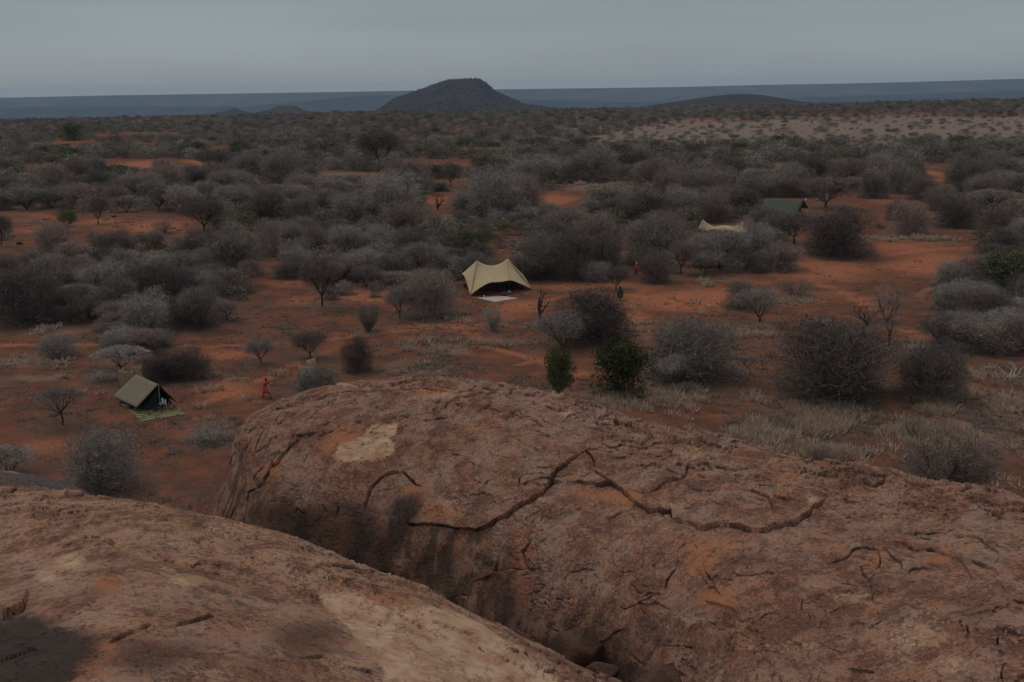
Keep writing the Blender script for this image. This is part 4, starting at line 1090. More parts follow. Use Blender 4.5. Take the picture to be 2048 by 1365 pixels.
ORD = ['first', 'second', 'third', 'fourth', 'fifth', 'sixth', 'seventh', 'eighth', 'ninth', 'tenth', 'eleventh', 'twelfth', 'thirteenth', 'fourteenth', 'fifteenth', 'sixteenth', 'seventeenth', 'eighteenth']
for (kd, rel, mk, ct, nm), L in zone.items():
    L.sort(key=lambda u: u[1])
    for i, u in enumerate(L):
        where = f'{rel} the {mk}'
        if len(L) == 1: lab = f'{kd} {where}, the only such one'
        elif i == len(L) - 1: lab = f'{kd} {where}, farthest right such one'
        elif i == 0: lab = f'{kd} {where}, farthest left such one'
        else: lab = f'{kd} {where}, {ORD[min(i, 17)]} from left'
        if len(lab.replace('-', ' ').split()) > 15: lab = lab.replace('leafless ', '')
        if len(lab.replace('-', ' ').split()) > 15: lab = lab.replace(', farthest', ', far').replace(' such one', '')
        tag(u[0], lab, ct, 'leafless ' + ('trees' if ct == 'tree' else 'bushes') + ' of the plain' if 'leafless' in kd else None)

# ------------------------------------------------------------------ dry grass, litter and low brush
def tuft_field(name, L, n, hgt, wid, nb, mat, label, seed, extra=None, spread=.5):
    rng = np.random.default_rng(seed)
    wgt = np.array([(b[4] if len(b) > 4 else 1) * b[2] * b[3] * (1 + 0 * b[1]) for b in L]); wgt /= wgt.sum()
    k = rng.choice(len(L), n, p=wgt); Lq = np.array([b[:4] for b in L])[k]
    px = Lq[:, 0] + Lq[:, 2] * rng.normal(size=n) * .55; py = Lq[:, 1] + Lq[:, 3] * rng.normal(size=n) * .55
    if extra is not None:
        px = np.concatenate([px, extra[0]]); py = np.concatenate([py, extra[1]]); n = len(px)
    B = at(px, py); ok = (B[:, 1] < 700) & (B[:, 1] > 30)
    cl = fbm(v3(B[:, 0] * .38, B[:, 1] * .30, seed), 3) * 1.5 + rng.normal(size=n) * .12
    ok &= cl > (.06 if nb > 20 else -.05)
    B = B[ok]; n = len(B); B[:, 2] = ground_h(B[:, 0], B[:, 1])
    sz = rng.uniform(.5, 1.25, n) * (1 + .6 * sst(100, 250, B[:, 1]))
    a = rng.uniform(0, 6.28, (n, nb)); rr = rng.random((n, nb)) ** .5 * wid * .5 * sz[:, None]
    P = B[:, None] + np.stack([np.cos(a) * rr, np.sin(a) * rr, a * 0 - .03], -1)
    Dr = unit(np.stack([np.cos(a) * spread, np.sin(a) * spread, a * 0 + 1], -1) + rng.normal(size=(n, nb, 3)) * .38)
    Dr[..., 2] = np.abs(Dr[..., 2])
    ln = hgt * sz[:, None] * rng.uniform(.5, 1.15, (n, nb))
    v, f = slivers(rng, P.reshape(-1, 3), Dr.reshape(-1, 3), ln.ravel(), ((.10 if nb > 20 else .075) * np.ones(n * nb) * np.repeat(sz, nb) * rng.uniform(.6, 1.3, n * nb)) * np.repeat(np.clip(B[:, 1] / 85, .8, 3), nb))
    o = obj(name, mesh_np(name, v, f, mat)); o['kind'] = 'stuff'
    return tag(o, label, name.replace('_', ' '))
GR = [(1180,800,120,14),(1350,790,150,18),(1600,840,150,40,.9),(1950,850,120,70,.9),(470,750,48,5,2),(100,662,80,10,.6),(60,752,60,5,1),(60,722,70,9,.6),(1740,480,60,4,.6),
 (1870,484,60,4,1.4),(1200,372,85,5,1),(590,532,30,8,1),(1250,530,26,14,1),(1440,562,44,6,1),(1530,650,50,6,1),(1500,667,50,5,1),(1000,682,60,6,.8),(1350,885,150,12,.8),(840,677,26,6,2),(800,697,30,6,1.6),(880,697,30,6,1.3),
 (1270,617,30,4,1.2),(1660,900,60,12,1),(1800,780,200,12,.5),(1440,660,40,8,.8),(870,765,60,5,1.2),(950,770,60,6,1),(1620,650,60,8,.5),(1790,690,50,8,.8),(1900,745,60,14,1),(360,600,40,6,.3),(1590,600,40,6,.9),(140,425,10,3,.3),(640,410,20,5,.3),(1180,640,200,30,.12),(500,800,400,60,.02)]
tuft_field('dry_grass', GR, 5200, .66, 1.05, 34, M['grass'], 'pale dry grass tufts across the red soil', 1)
LT = [(850,735,115,24,1),(1400,730,150,50,.8),(1600,850,180,50,.6),(1950,800,120,90,.6),(700,780,60,10,.6),(330,860,300,60,.18),(100,780,150,60,.25),(400,640,300,60,.2),(620,655,100,10,.6),(650,600,60,8,.4),(900,660,200,60,.25),
 (1500,620,500,40,.12),(1100,760,80,20,.8),(300,740,260,30,.3),(820,560,300,60,.15),(1700,560,350,60,.08),(300,480,300,50,.12),(1000,450,600,60,.06),(300,1000,150,20,.2),(430,880,50,12,1.2),(1800,690,200,40,.5)]
tuft_field('low_brush', LT, 7000, .36, .8, 16, M['litter'], 'low grey dead brush and twig litter on the red soil', 2, spread=1.1)
tuft_field('dark_brush', LT, 4200, .26, .7, 20, M['D'], 'low dark creeping brush scattered on the red soil', 4, spread=1.0)

# loose stones on the plain
LS = random.Random(4)
for i, (px, py, wpx, lab) in enumerate([(378,1008,7,'small dark stone on the red soil beside the big pale grey bush, left one'),(560,540,5,'pale stone on the red soil left of the lone round tree'),
    (515,612,4,'pale pebble on open red ground below the small lone bare tree'),(1700,455,10,'tan stone beside the broad bush at the red clearing'),(600,770,5,'light stone by the foot of the grey bush near the walking person'),
    (228,438,12,'flat pale stone on the left red patch'),(40,492,14,'pale rounded stone at the far left'),(265,342,14,'pale stone in front of the left orange clearing')]):
    b = at(px, py); s = b[1] * 1.03 / F * wpx
    b[2] = float(ground_h(b[0], b[1])) + s * .12
    stone('stone', lab, b, (s * .5, s * .4, s * .28), (0, 0, i), ROCK2, 50 + i)

# termite mound and the eroded brown bank
def mound(name, label, px, py, w, h, seed, mat, cat):
    b = at(px, py); s = b[1] * 1.03 / F
    n, m = 14, 28
    r = np.linspace(0, 1, n)[:, None]; a = np.linspace(0, 2 * math.pi, m)[None]
    x = r * np.cos(a) * w * s / 2; y = r * np.sin(a) * w * s * .45
    z = (1 - r ** 2) ** 1.3 * h * s + np.zeros_like(a)
    P = np.stack([x, y, z], -1); P = P * (1 + .22 * fbm(P * 1.1 + seed, 4)[..., None]); P[..., 2] -= .05; P[:, -1] = P[:, 0]
    me = mesh_np(name, P, grid_faces(n, m), mat, True)
    b[2] = float(ground_h(b[0], b[1]))
    return tag(obj(name, me, None, tuple(b)), label, cat)
SOIL2 = plain('bank_soil', (0.26, 0.115, 0.065), .2, 1.2)
mound('termite_mound', 'rounded reddish earth mound on the right, above the dark bushes', 1856, 590, 52, 20, 3, SOIL2, 'mound')
mound('earth_bank', 'low brown earth bank with a dark undercut right of the broad bush', 1750, 462, 44, 14, 8, plain('bank_brown', (0.17, 0.085, 0.05), .2, 1.0), 'mound')

# ------------------------------------------------------------------ camp
TAN = plain('tan_canvas', (0.47, 0.35, 0.21), .06, 1.5)
TAN2 = plain('pale_tan_canvas', (0.47, 0.35, 0.22), .06, 1.5)
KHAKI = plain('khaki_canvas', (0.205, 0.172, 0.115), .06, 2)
KSHADE = plain('shaded_khaki_canvas', (0.10, 0.09, 0.055), .1, 2)  # khaki darkened to paint shade on the fly's right slope
GREEN = plain('green_canvas', (0.085, 0.10, 0.068), .06, 1)
MESHD = plain('dark_inner_tent', (0.028, 0.030, 0.032), .1, 2)
POLE = plain('dark_pole', (0.05, 0.045, 0.04), .1, 2, .5)
ROPE = plain('guy_rope', (0.35, 0.31, 0.25), .1, 2)
STEEL = plain('grey_metal', (0.30, 0.31, 0.33), .1, 3, .4)
WHITE = plain('white_cloth', (0.75, 0.74, 0.72), .03, 3)
def cloth(rows, name, mat, parent, thick=.02):
    P = np.array(rows, float)
    me = mesh_np(name, P, grid_faces(P.shape[0], P.shape[1]), mat, True)
    o = obj(name, me, parent)
    md = o.modifiers.new('thickness', 'SOLIDIFY'); md.thickness = thick; md.offset = 0
    return o
def curve(a, b, sag, n=22, side=None):
    t = np.linspace(0, 1, n)[:, None]
    c = a * (1 - t) + b * t
    w = 4 * t * (1 - t)
    return c + w * np.asarray(sag)
def ruled(c0, c1, n, sag):
    v = np.linspace(0, 1, n)[:, None, None]
    c = c0[None] * (1 - v) + c1[None] * v
    k = c.shape[1]; u = np.linspace(0, 1, k)[None, :, None]
    c = c + 4 * v * (1 - v) * np.array([0, 0, -sag])
    return c
def canopy(name, label, org, P1, P2, LF, FL, R, BR, LFm, Fm, Fm2, mat, with_poles=True):
    """ridge pole tops P1, P2; pegged corners LF (left far), FL (front left), R (right), BR (back right)"""
    root = thing(name, label, 'tent', org)
    o3 = np.array(org)
    P1, P2, LF, FL, R, BR, LFm, Fm, Fm2 = [np.array(p) - o3 for p in (P1, P2, LF, FL, R, BR, LFm, Fm, Fm2)]
    n = 25
    ridge_ = curve(P1, P2, (0, 0, -np.linalg.norm(P2 - P1) * .20), n)
    def spl(ps):
        ps = np.array(ps); d = np.concatenate([[0], np.cumsum(np.linalg.norm(np.diff(ps, axis=0), axis=1))]); q = np.linspace(0, d[-1], n)
        return np.stack([pchip(d, ps[:, i], q) for i in range(3)], 1)
    front = spl([FL, FL * .55 + Fm * .45 + [0, 0, .22], Fm, Fm * .5 + Fm2 * .5 - [0, 0, .06], Fm2, Fm2 * .45 + R * .55 + [0, 0, .10], R])
    backc = spl([LF, LF * .5 + BR * .5 + [0, -.3, 1.3], BR])
    left = spl([LF, LFm, FL]); right = curve(R, BR, (-.5, 0, .9), n)
    cloth(ruled(ridge_, front, 16, .22), 'front_panel', mat, root)
    cloth(ruled(ridge_, backc, 14, .22), 'back_panel', mat, root)
    cloth(ruled(np.repeat(P1[None], n, 0), left, 14, .08), 'left_panel', mat, root)
    cloth(ruled(np.repeat(P2[None], n, 0), right, 14, .08), 'right_panel', mat, root)
    for A, B in ((P1, FL), (P2, Fm2)):                     # stitched seams standing slightly proud
        m = MB(); t = np.linspace(0.03, .97, 12)[:, None]
        pts_ = A * (1 - t) + B * t + [0, -.03, .04] - np.array([0, 0, .20]) * 4 * t * (1 - t)
        m.tube(pts_, .022, 4); m.obj('seam', KHAKI, root)
    if with_poles:
        for A in (P1, P2, Fm2):
            m = MB(); m.tube([A * [1, 1, 0] + [0, 0, -.1], A + [0, 0, .06]], .04, 8); m.obj('pole', POLE, root)
        for A, d in ((LF, P1), (FL, P1), (R, P2), (BR, P2)):
            e_ = unit((A - d) * [1, 1, 0]); G = A + e_ * .9; G[2] = -.02
            m = MB(); m.tube([A, G], .012, 4); m.obj('guy_rope', ROPE, root)
            m = MB(); m.tube([G + [0, 0, -.15], G + [0, 0, .1]], .02, 5); m.obj('peg', POLE, root)
    return root
def gz(p, dz=0.0):
    p = np.array(p, float); p[2] = float(ground_h(p[0], p[1])) + dz; return p
D1 = at(954, 570)[1]; D2 = at(1016, 566)[1]
gFL, gR, gLF, gBR = at(941, 589), at(1064, 577), at(906, 566), at(1048, 553)
org = gz(at(985, 578))
canopy('canopy_tent', 'big tan canopy tent with two peaks and curved open front on red soil', org, atD(954, 521, D1), atD(1015.5, 517, D2), gz(gLF, .15), gz(gFL, .12), gz(gR, .12), gz(gBR, .2),
       atD(925, 549, at(925, 575)[1]), atD(985, 565, at(985, 588)[1]), atD(1018, 561.5, at(1018, 584)[1]), TAN)
# branch over the canopy
m = MB(); a = atD(1014, 514, D2 + 2.5); m.tube([a + [0, 0, -3.2], a, atD(1026, 504, D2 + 2.5), atD(1048, 503, D2 + 2.6)], [.05, .04, .03, .015], 5)
tag(m.obj('dead_branch', M['S']), 'pale bare branch reaching sideways just above the right peak of the canopy', 'branch')

def quad_mat(name, label, corners, mat, cat, n=20, lift=.02):
    A, B, C_, D_ = [at(*c) for c in corners]
    u = np.linspace(0, 1, n)[None, :, None]; v = np.linspace(0, 1, n)[:, None, None]
    P = A * (1 - u) * (1 - v) + B * u * (1 - v) + C_ * u * v + D_ * (1 - u) * v
    P[..., 2] = ground_h(P[..., 0], P[..., 1]) + lift + .012 * vnoise(P * [3, 3, 1])
    c = P.mean((0, 1)); P = P - c
    me = mesh_np(name, P, grid_faces(n, n), mat, True)
    uv = me.uv_layers.new(name='weave')
    U2 = np.stack([np.broadcast_to(u, (n, n, 1))[..., 0], np.broadcast_to(v, (n, n, 1))[..., 0]], -1).reshape(-1, 2)
    uv.data.foreach_set('uv', U2[grid_faces(n, n).ravel()].astype(np.float32).ravel())
    o = obj(name, me, None, tuple(c))
    md = o.modifiers.new('thickness', 'SOLIDIFY'); md.thickness = .02; md.offset = -1
    return tag(o, label, cat)
def uv_mat(name, build):
    m, t, b = mat_new(name)
    uvn = N(t, 'ShaderNodeUVMap', uv_map='weave').outputs[0]
    t.links.new(build(t, uvn), b.inputs['Base Color']); return m
def striped(t, uv):
    s = N(t, 'ShaderNodeSeparateXYZ'); t.links.new(uv, s.inputs[0])
    n1 = noise_node(t, 1.0, 4, .6, uv, (50, 9, 1)); n2 = noise_node(t, 1.0, 5, .7, uv, (30, 18, 1))
    w = math_node(t, 'ADD', math_node(t, 'MULTIPLY', s.outputs[0], 42), math_node(t, 'MULTIPLY', n2, 3.0))
    st = math_node(t, 'SINE', w, 0)
    c = mixc(t, rng_node(t, st, -.25, .25), (0.035, 0.038, 0.03), (0.33, 0.30, 0.11))
    c = mixc(t, rng_node(t, n1, .55, .68), c, (0.11, 0.10, 0.10))
    return mixc(t, rng_node(t, n2, .6, .66), c, (0.05, 0.04, 0.04))
def speckled(t, uv):
    n2 = noise_node(t, 1.0, 5, .8, uv, (34, 26, 1)); n3 = noise_node(t, 1.0, 3, .6, uv, (7, 6, 1))
    c = mixc(t, rng_node(t, n2, .45, .6), (0.60, 0.48, 0.45), (0.28, 0.22, 0.21))
    return mixc(t, rng_node(t, n3, .5, .7, 0, .5), c, (0.3, 0.2, 0.17))
quad_mat('floor_mat', 'pale pinkish-grey mat spread under the tan canopy tent', [(954,592),(990,600.5),(1036,594),(1000,588)], uv_mat('speckled_mat', speckled), 'mat')
quad_mat('floor_mat', 'yellow-green and dark striped mat laid before the khaki tent', [(256,818),(284,843.5),(374.5,826),(357,817)], uv_mat('striped_mat', striped), 'mat')

# things under the canopy
def cushion(name, label, px, py, r, h, mat, cat='seat', sx=1.0):
    b = gz(at(px, py), .03)
    m = MB(); m.lathe((0, 0, 0), [(r * .8, 0), (r, h * .3), (r, h * .7), (r * .75, h), (r * .2, h * 1.03)], 14, sx)
    return tag(m.obj(name, mat, None, True, tuple(b)), label, cat)
cushion('round_seat', 'dark round seat on the pale mat under the canopy', 1007, 588, .42, .32, plain('dark_cloth', (.06,.055,.055)))
cushion('cushion', 'small white cushion beside the dark seat under the canopy', 1018.5, 583, .2, .22, WHITE, 'cushion')
cushion('water_bottle', 'tiny pale bottle at the left end of the pinkish mat', 967.5, 592, .07, .3, WHITE, 'bottle')
cushion('water_bottle', 'dark bottle beside the tiny pale one on the pinkish mat', 964, 591, .08, .28, MESHD, 'bottle')

# khaki ridge tent
org = gz(at(300, 812)); Df = at(316, 817)[1]; Db = at(272, 797)[1]
RF = atD(316.5, 769, Df); RB = atD(272, 749, Db)
EF = atD(273, 815.5, at(273, 826)[1]); EB = atD(226, 793, at(226, 804)[1])
offR = np.array([1.62, 1.15, 0]); 
GF = atD(354, 804.5, at(354, 810)[1]); GB = RB + (GF - RF)
tent = thing('ridge_tent', 'khaki A-frame tent with pitched fly and open dark front, lower left', 'tent', org)
L3 = lambda p: np.array(p) - org
nU = 12
def panel(a, b, c, d, sag=.05):                            # a-b top, d-c bottom
    u = np.linspace(0, 1, nU)[None, :, None]; v = np.linspace(0, 1, nU)[:, None, None]
    P = (a * (1 - u) + b * u) * (1 - v) + (d * (1 - u) + c * u) * v
    return P - np.array([0, 0, sag]) * 16 * u * (1 - u) * v * (1 - v)
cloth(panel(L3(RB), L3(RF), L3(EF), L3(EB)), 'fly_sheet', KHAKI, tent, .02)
cloth(panel(L3(RB), L3(RF), L3(GF), L3(GB)), 'fly_sheet', KSHADE, tent, .02)
k = .82
def inset(p, t, dz): q = L3(p) * 1.0; return q
rF, rB = L3(RF) + [-.05, .55, -.22], L3(RB) + [0, .1, -.22]
iFL = L3(EF) * [1, 1, 0] + [.35, .75, 0]; iBL = L3(EB) * [1, 1, 0] + [.35, .15, 0]
iFR = L3(GF) * [1, 1, 0] + [-.4, .2, 0]; iBR = L3(GB) * [1, 1, 0] + [-.4, .1, 0]
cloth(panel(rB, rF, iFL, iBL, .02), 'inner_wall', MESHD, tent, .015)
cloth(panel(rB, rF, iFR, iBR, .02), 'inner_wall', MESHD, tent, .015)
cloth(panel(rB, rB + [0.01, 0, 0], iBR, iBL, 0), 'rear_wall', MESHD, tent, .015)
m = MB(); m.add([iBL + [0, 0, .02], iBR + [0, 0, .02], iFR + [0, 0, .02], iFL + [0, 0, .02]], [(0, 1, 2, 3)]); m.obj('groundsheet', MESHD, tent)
cloth(panel(rF + [0, -.02, 0], rF + [.01, -.02, 0], rF * [1, 1, 0] + [-.35, -.1, .02], iFL + [0, -.02, 0], 0), 'doorway_shade', MESHD, tent, .015)  # near-black sheet paints the shade of the open doorway
m = MB(); m.tube([L3(RF) * [1, 1, 0], L3(RF)], .03, 8); m.obj('pole', STEEL, tent)
m = MB(); m.tube([L3(RB) * [1, 1, 0], L3(RB)], .03, 8); m.obj('pole', STEEL, tent)
for A, e_ in ((EF, (-.55, -.8, 0)), (EB, (-1.0, .2, 0)), (GF, (.7, -.3, 0)), (GB, (.7, .3, 0))):
    q = L3(A); G = q + np.array(e_); G[2] = 0
    m = MB(); m.tube([q, G], .01, 4); m.obj('guy_rope', ROPE, tent)
    m = MB(); m.tube([G - [0, 0, .1], G + [0, 0, .12]], .018, 5); m.obj('peg', POLE, tent)
# things at its door
c = gz(at(302, 814), .05); c[1] += .5
m = MB(); m.tube([c + [-.7, 0, .12], c + [-.3, 0, .15], c + [.3, .05, .15], c + [.6, .1, .12]], [.12, .17, .17, .12], 10)
tag(m.obj('bedroll', plain('dusky_red_cloth', (.20, .05, .05)), None, True), 'dusky red bedroll lying inside the open front of the khaki tent', 'bedroll')
ws = thing('wash_stand', 'folding wash stand with a grey basin and two upright white towels', 'stand', gz(at(325, 818)))
for a in (0, 2.1, 4.2):
    m = MB(); m.tube([(math.cos(a) * .28, math.sin(a) * .28, 0), (math.cos(a + .5) * .12, math.sin(a + .5) * .12, .5)], .014, 5); m.obj('leg', POLE, ws)
m = MB(); m.lathe((0, 0, .48), [(.12, 0), (.26, .08), (.30, .14), (.27, .13), (.1, .03)], 16); m.obj('basin', STEEL, ws, True)
for dx, dz in ((.02, .12), (.24, -.02)):
    m = MB(); m.box((dx, .16, .68 + dz), (.055, .03, .2)); m.obj('towel', WHITE, ws)
cushion('stool', 'low dark stool left of the wash stand in the tent mouth', 312, 819, .22, .25, MESHD, 'stool')
cushion('cup', 'small orange cup standing on the striped mat', 317.7, 829, .09, .12, plain('orange_plastic', (.75, .16, .05)), 'cup')
tag(MB_ := (lambda m: (m.box((0, 0, .12), (.42, .16, .12)), m.obj('folded_canvas', KHAKI, None, False, tuple(gz(at(252, 814))))))(MB())[1], 'folded khaki canvas bundle beside the left corner of the khaki tent', 'bundle')
ob = bpy.data.objects[MB_.name]; ob.rotation_euler = (0, 0, -.7)

# canvas cubicles
def cubicle(name, label, px, py, w, d, h, rz, mat, torn):
    root = thing(name, label, 'toilet tent', gz(at(px, py)), rz)
    c = [(-w/2, -d/2), (w/2, -d/2), (w/2, d/2), (-w/2, d/2)]
    hs = torn
    for i, nm in enumerate(('front_wall', 'side_wall', 'rear_wall', 'side_wall')):
        a = np.array([*c[i], 0.]); b = np.array([*c[(i + 1) % 4], 0.])
        t = np.linspace(0, 1, 12)[None, :, None]; v = np.linspace(0, 1, 10)[:, None, None]
        P = a * (1 - t) + b * t + np.zeros_like(v)
        H_ = hs[i] * (1 - t[..., 0]) + hs[(i + 1) % 4] * t[..., 0] - .14 * np.sin(math.pi * t[..., 0])
        P[..., 2] = v[..., 0] * H_
        nrm_ = unit(np.array([b[1] - a[1], a[0] - b[0], 0]))
        P = P + nrm_ * .035 * np.sin(P[..., 0:1] * 9 + P[..., 2:3] * 5 + i)
        if i == 2:                                         # the far side keeps its doorway open
            P = P[:, :7]
        cloth(P, nm, mat, root, .015)
    for i, (x, y) in enumerate(c):
        m = MB(); m.tube([(x, y, -.05), (x, y, hs[i] + .04)], .022, 6); m.obj('pole', POLE, root)
    return root
KH2 = plain('worn_tan_canvas', (0.33, 0.245, 0.15), .12, 2.5)
cubicle('toilet_tent', 'open-topped worn tan canvas cubicle behind the khaki tent', 264, 786, 1.6, 1.3, 2.1, -.12, KH2, [2.35, 2.4, 2.5, 2.35])
cubicle('toilet_tent', 'pale canvas cubicle with only its top edge above the grey bush', 616, 762, 1.5, 1.2, 2.0, .15, TAN2, [1.95, 1.8, 2.25, 2.0])

# far tan awning
Dm = at(1445, 472)[1]
org = gz(at(1445, 470))
canopy('canopy_tent', 'distant tan awning, only its sagging ridge showing above the thicket', org, atD(1405, 439, Dm), atD(1486, 443.5, Dm), gz(at(1392, 468), .3), gz(at(1398, 478), .3),
       gz(at(1498, 478), .3), gz(at(1500, 466), .3), atD(1398, 458, Dm), atD(1425, 459, Dm - 3), atD(1455, 462, Dm - 3), TAN2)
# green ridge tent
Dg = at(1575, 444)[1]
org = gz(at(1575, 444))
tent = thing('ridge_tent', 'dark green A-frame mess tent half hidden behind thorn trees, right', 'tent', org)
RL, RR = L3(atD(1530, 397.5, Dg + 1)), L3(atD(1608, 400.7, Dg))
FLc, FRc = L3(atD(1520, 431, Dg - 3.0)), L3(atD(1592, 431.5, Dg - 3.4))
BLc, BRc = L3(atD(1542, 414, Dg + 4)), L3(atD(1617, 417, Dg + 2.6))
cloth(panel(RL, RR, FRc, FLc, .06), 'fly_sheet', GREEN, tent, .03); cloth(panel(RL, RR, BRc, BLc, .06), 'fly_sheet', GREEN, tent, .03)
gb = (RR + [-.8, 0, -.3]); cloth(panel(gb, gb + [.01, 0, 0], BRc * [1, 1, 0] + [-.9, 0, 0], FRc * [1, 1, 0] + [-.4, .4, 0], 0), 'gable_shade', MESHD, tent, .02)  # near-black sheet paints the shade inside the open gable
for q in (RL, RR):
    m = MB(); m.tube([q * [1, 1, 0], q + [0, 0, .1]], .05, 8); m.obj('pole', POLE, tent)
m = MB(); m.tube([RR + [.15, 0, -.1], RR + [.5, .1, .25]], [.05, .12], 6); m.obj('ridge_cap', WHITE, tent)
# camp bits in the thicket
GB = plain('green_plastic', (.05, .42, .20), .03, 3, .4); BL = plain('blue_plastic', (.10, .17, .25), .1, 3, .5)
cushion('basin', 'small bright green basin in the thicket below the far tan awning', 1371, 483, .42, .22, GB, 'basin', 1.2)
w_ = thing('water_container', 'blue-grey water containers with white tops beside the green basin', 'container', gz(at(1383, 494)))
for dx in (-.35, .3):
    m = MB(); m.lathe((dx, 0, 0), [(.3, 0), (.32, .1), (.32, .55), (.2, .68)], 12); m.obj('barrel', BL, w_, True)
    m = MB(); m.lathe((dx, 0, .67), [(.12, 0), (.12, .14)], 10); m.obj('cap', WHITE, w_)
for px, py, lab in ((1347,465,'tiny pale scrap in the bushes left above the green basin'),(1414,478,'small white scrap right of the blue-grey containers'),(1332,517,'pale plastic scrap under the bushes right of the white-capped person')):
    m = MB(); m.box((0, 0, .1), (.3, .15, .1)); m.box((.2, .05, .25), (.12, .1, .08)); tag(m.obj('plastic_scrap', WHITE, None, False, tuple(gz(at(px, py)))), lab, 'scrap')
# bleached log
m = MB(); b = gz(at(1718, 470), .2); m.tube([b, b + [-.3, 1.2, .9], b + [-.8, 1.8, 1.3], b + [-1.3, 2.4, .9]], [.1, .16, .2, .1], 7)
tag(m.obj('fallen_log', M['S'], None, True), 'bleached curved log behind the broad bush right of the green tent', 'log')

# ------------------------------------------------------------------ people
SKIN = plain('dark_skin', (0.05, 0.026, 0.017), .05, 5, .6)
HAIR = plain('black_hair', (0.012, 0.010, 0.010), .05, 5)
def person(label, px, py, rz, J, hands=True):
    """J: dict of joint positions (metres, figure faces +Y); one continuous skinned body"""
    root = thing('person', label, 'person', gz(at(px, py)), rz)
    names = list(J); V = [J[k][0] for k in names]; R_ = [J[k][1] for k in names]
    E = []
    ch = [('pelvis','belly'),('belly','chest'),('chest','neck'),('neck','skull'),('skull','crown')]
    for s in 'LR':
        ch += [('chest','sho'+s),('sho'+s,'elb'+s),('elb'+s,'wri'+s),('wri'+s,'palm'+s),('pelvis','hip'+s),('hip'+s,'kne'+s),('kne'+s,'ank'+s),('ank'+s,'toe'+s)]
    idx = {k: i for i, k in enumerate(names)}
    E = [(idx[a], idx[b]) for a, b in ch]
    for s in 'LR':
        w = np.array(J['wri'+s][0]); p = np.array(J['palm'+s][0]); d = unit(p - w)
        sd_ = unit(np.cross(d, [0.1, .3, 1.0]))
        for f, ln_ in zip((-.03, -.01, .01, .03), (.055, .07, .075, .06)):
            b0 = p + sd_ * f; b1 = b0 + d * ln_ * .5 + [0, .004, -.004]; b2 = b1 + d * ln_ * .5 + [0, .012, -.012]
            i0 = len(V); V += [tuple(b0), tuple(b1), tuple(b2)]; R_ += [.010, .009, .008]; E += [(idx['palm'+s], i0), (i0, i0+1), (i0+1, i0+2)]
        t0 = w + (p - w) * .4 + sd_ * .035; t1 = t0 + d * .03 + sd_ * .02
        i0 = len(V); V += [tuple(t0), tuple(t1)]; R_ += [.012, .009]; E += [(idx['wri'+s], i0), (i0, i0+1)]
    me = bpy.data.meshes.new('body'); me.from_pydata([tuple(v) for v in V], E, []); me.materials.append(SKIN)
    o = obj('body', me, root)
    md = o.modifiers.new('skin', 'SKIN')
    for i, r in enumerate(R_):
        rr = (r, r) if not isinstance(r, tuple) else r
        me.skin_vertices[0].data[i].radius = rr
    me.skin_vertices[0].data[0].use_root = True
    sub = o.modifiers.new('smooth', 'SUBSURF'); sub.levels = sub.render_levels = 1
    hd = np.array(J['skull'][0])
    m = MB(); m.lathe(tuple(hd + [0, -.015, .02]), [(.085, 0), (.108, .05), (.098, .10), (.055, .135), (.01, .145)], 12, 1, 1.15); m.obj('hair', HAIR, root, True)
    m = MB(); m.box(hd + [0, .105, .0], (.014, .018, .022)); m.obj('nose', SKIN, root)
    for sx in (-1, 1):
        m = MB(); m.box(hd + [sx * .092, .0, .0], (.012, .022, .032)); m.obj('ear', SKIN, root)
        m = MB(); m.box(hd + [sx * .035, .094, .03], (.014, .006, .007)); m.obj('eye', WHITE, root)
    m = MB(); m.box(hd + [0, .094, -.045], (.026, .006, .008)); m.obj('mouth', plain('lip', (.09, .03, .03)), root)
    return root, J
def pose(step=.28, armL=None, armR=None, lean=0.03):
    J = {'pelvis': ((0, 0, .93), (.14, .10)), 'belly': ((0, lean*.5, 1.12), (.125, .09)), 'chest': ((0, lean, 1.36), (.155, .10)), 'neck': ((0, lean + .01, 1.52), .05),
         'skull': ((0, lean + .03, 1.65), (.085, .095)), 'crown': ((0, lean + .02, 1.72), (.07, .08))}
    for s, sx, st in (('L', -1, step), ('R', 1, -step)):
        J['hip'+s] = ((sx * .09, 0, .88), .085)
        J['kne'+s] = ((sx * .10, st * .62 + .04, .49), .058)
        J['ank'+s] = ((sx * .10, st * 1.15, .085), .036)
        J['toe'+s] = ((sx * .11, st * 1.15 + .16, .03), .03)
        a = armL if s == 'L' else armR
        J['sho'+s] = ((sx * .19, lean, 1.43), .055)
        e_, w, p = a or ((sx * .25, -.02 - st * .3, 1.13), (sx * .25, .12 - st * .5, .90), (sx * .25, .16 - st * .55, .82))
        J['elb'+s] = (e_, .042); J['wri'+s] = (w, .030); J['palm'+s] = (p, .034)
    return J
def robe(name, prof, mat, root, n=28, fold=.03, front=None, cx=0.0, cy=0.0):
    """prof: list of (z, half width, half depth, forward offset)"""
    V = []
    for z, wx_, wy_, oy in prof:
        for j in range(n):
            a = 2 * math.pi * j / n
            k_ = 1 + fold * math.sin(a * 7 + z * 3)
            V.append((cx + wx_ * k_ * math.cos(a), cy + oy + wy_ * k_ * math.sin(a), z))
    fc = []
    for i in range(len(prof) - 1):
        for j in range(n):
            if front and front[0] < j < front[1] and i >= front[2]: continue
            fc.append((i*n+j, i*n+(j+1) % n, (i+1)*n+(j+1) % n, (i+1)*n+j))
    m = MB(); m.add(V, fc); o = m.obj(name, mat, root, True)
    md = o.modifiers.new('thickness', 'SOLIDIFY'); md.thickness = .012
    return o
RED = plain('red_cloak', (0.78, 0.03, 0.045), .08, 7); PINK = plain('pink_cloth', (0.85, 0.42, 0.50), .08, 9); DRED = plain('dark_red_cloth', (0.25, 0.02, 0.03), .1, 7)
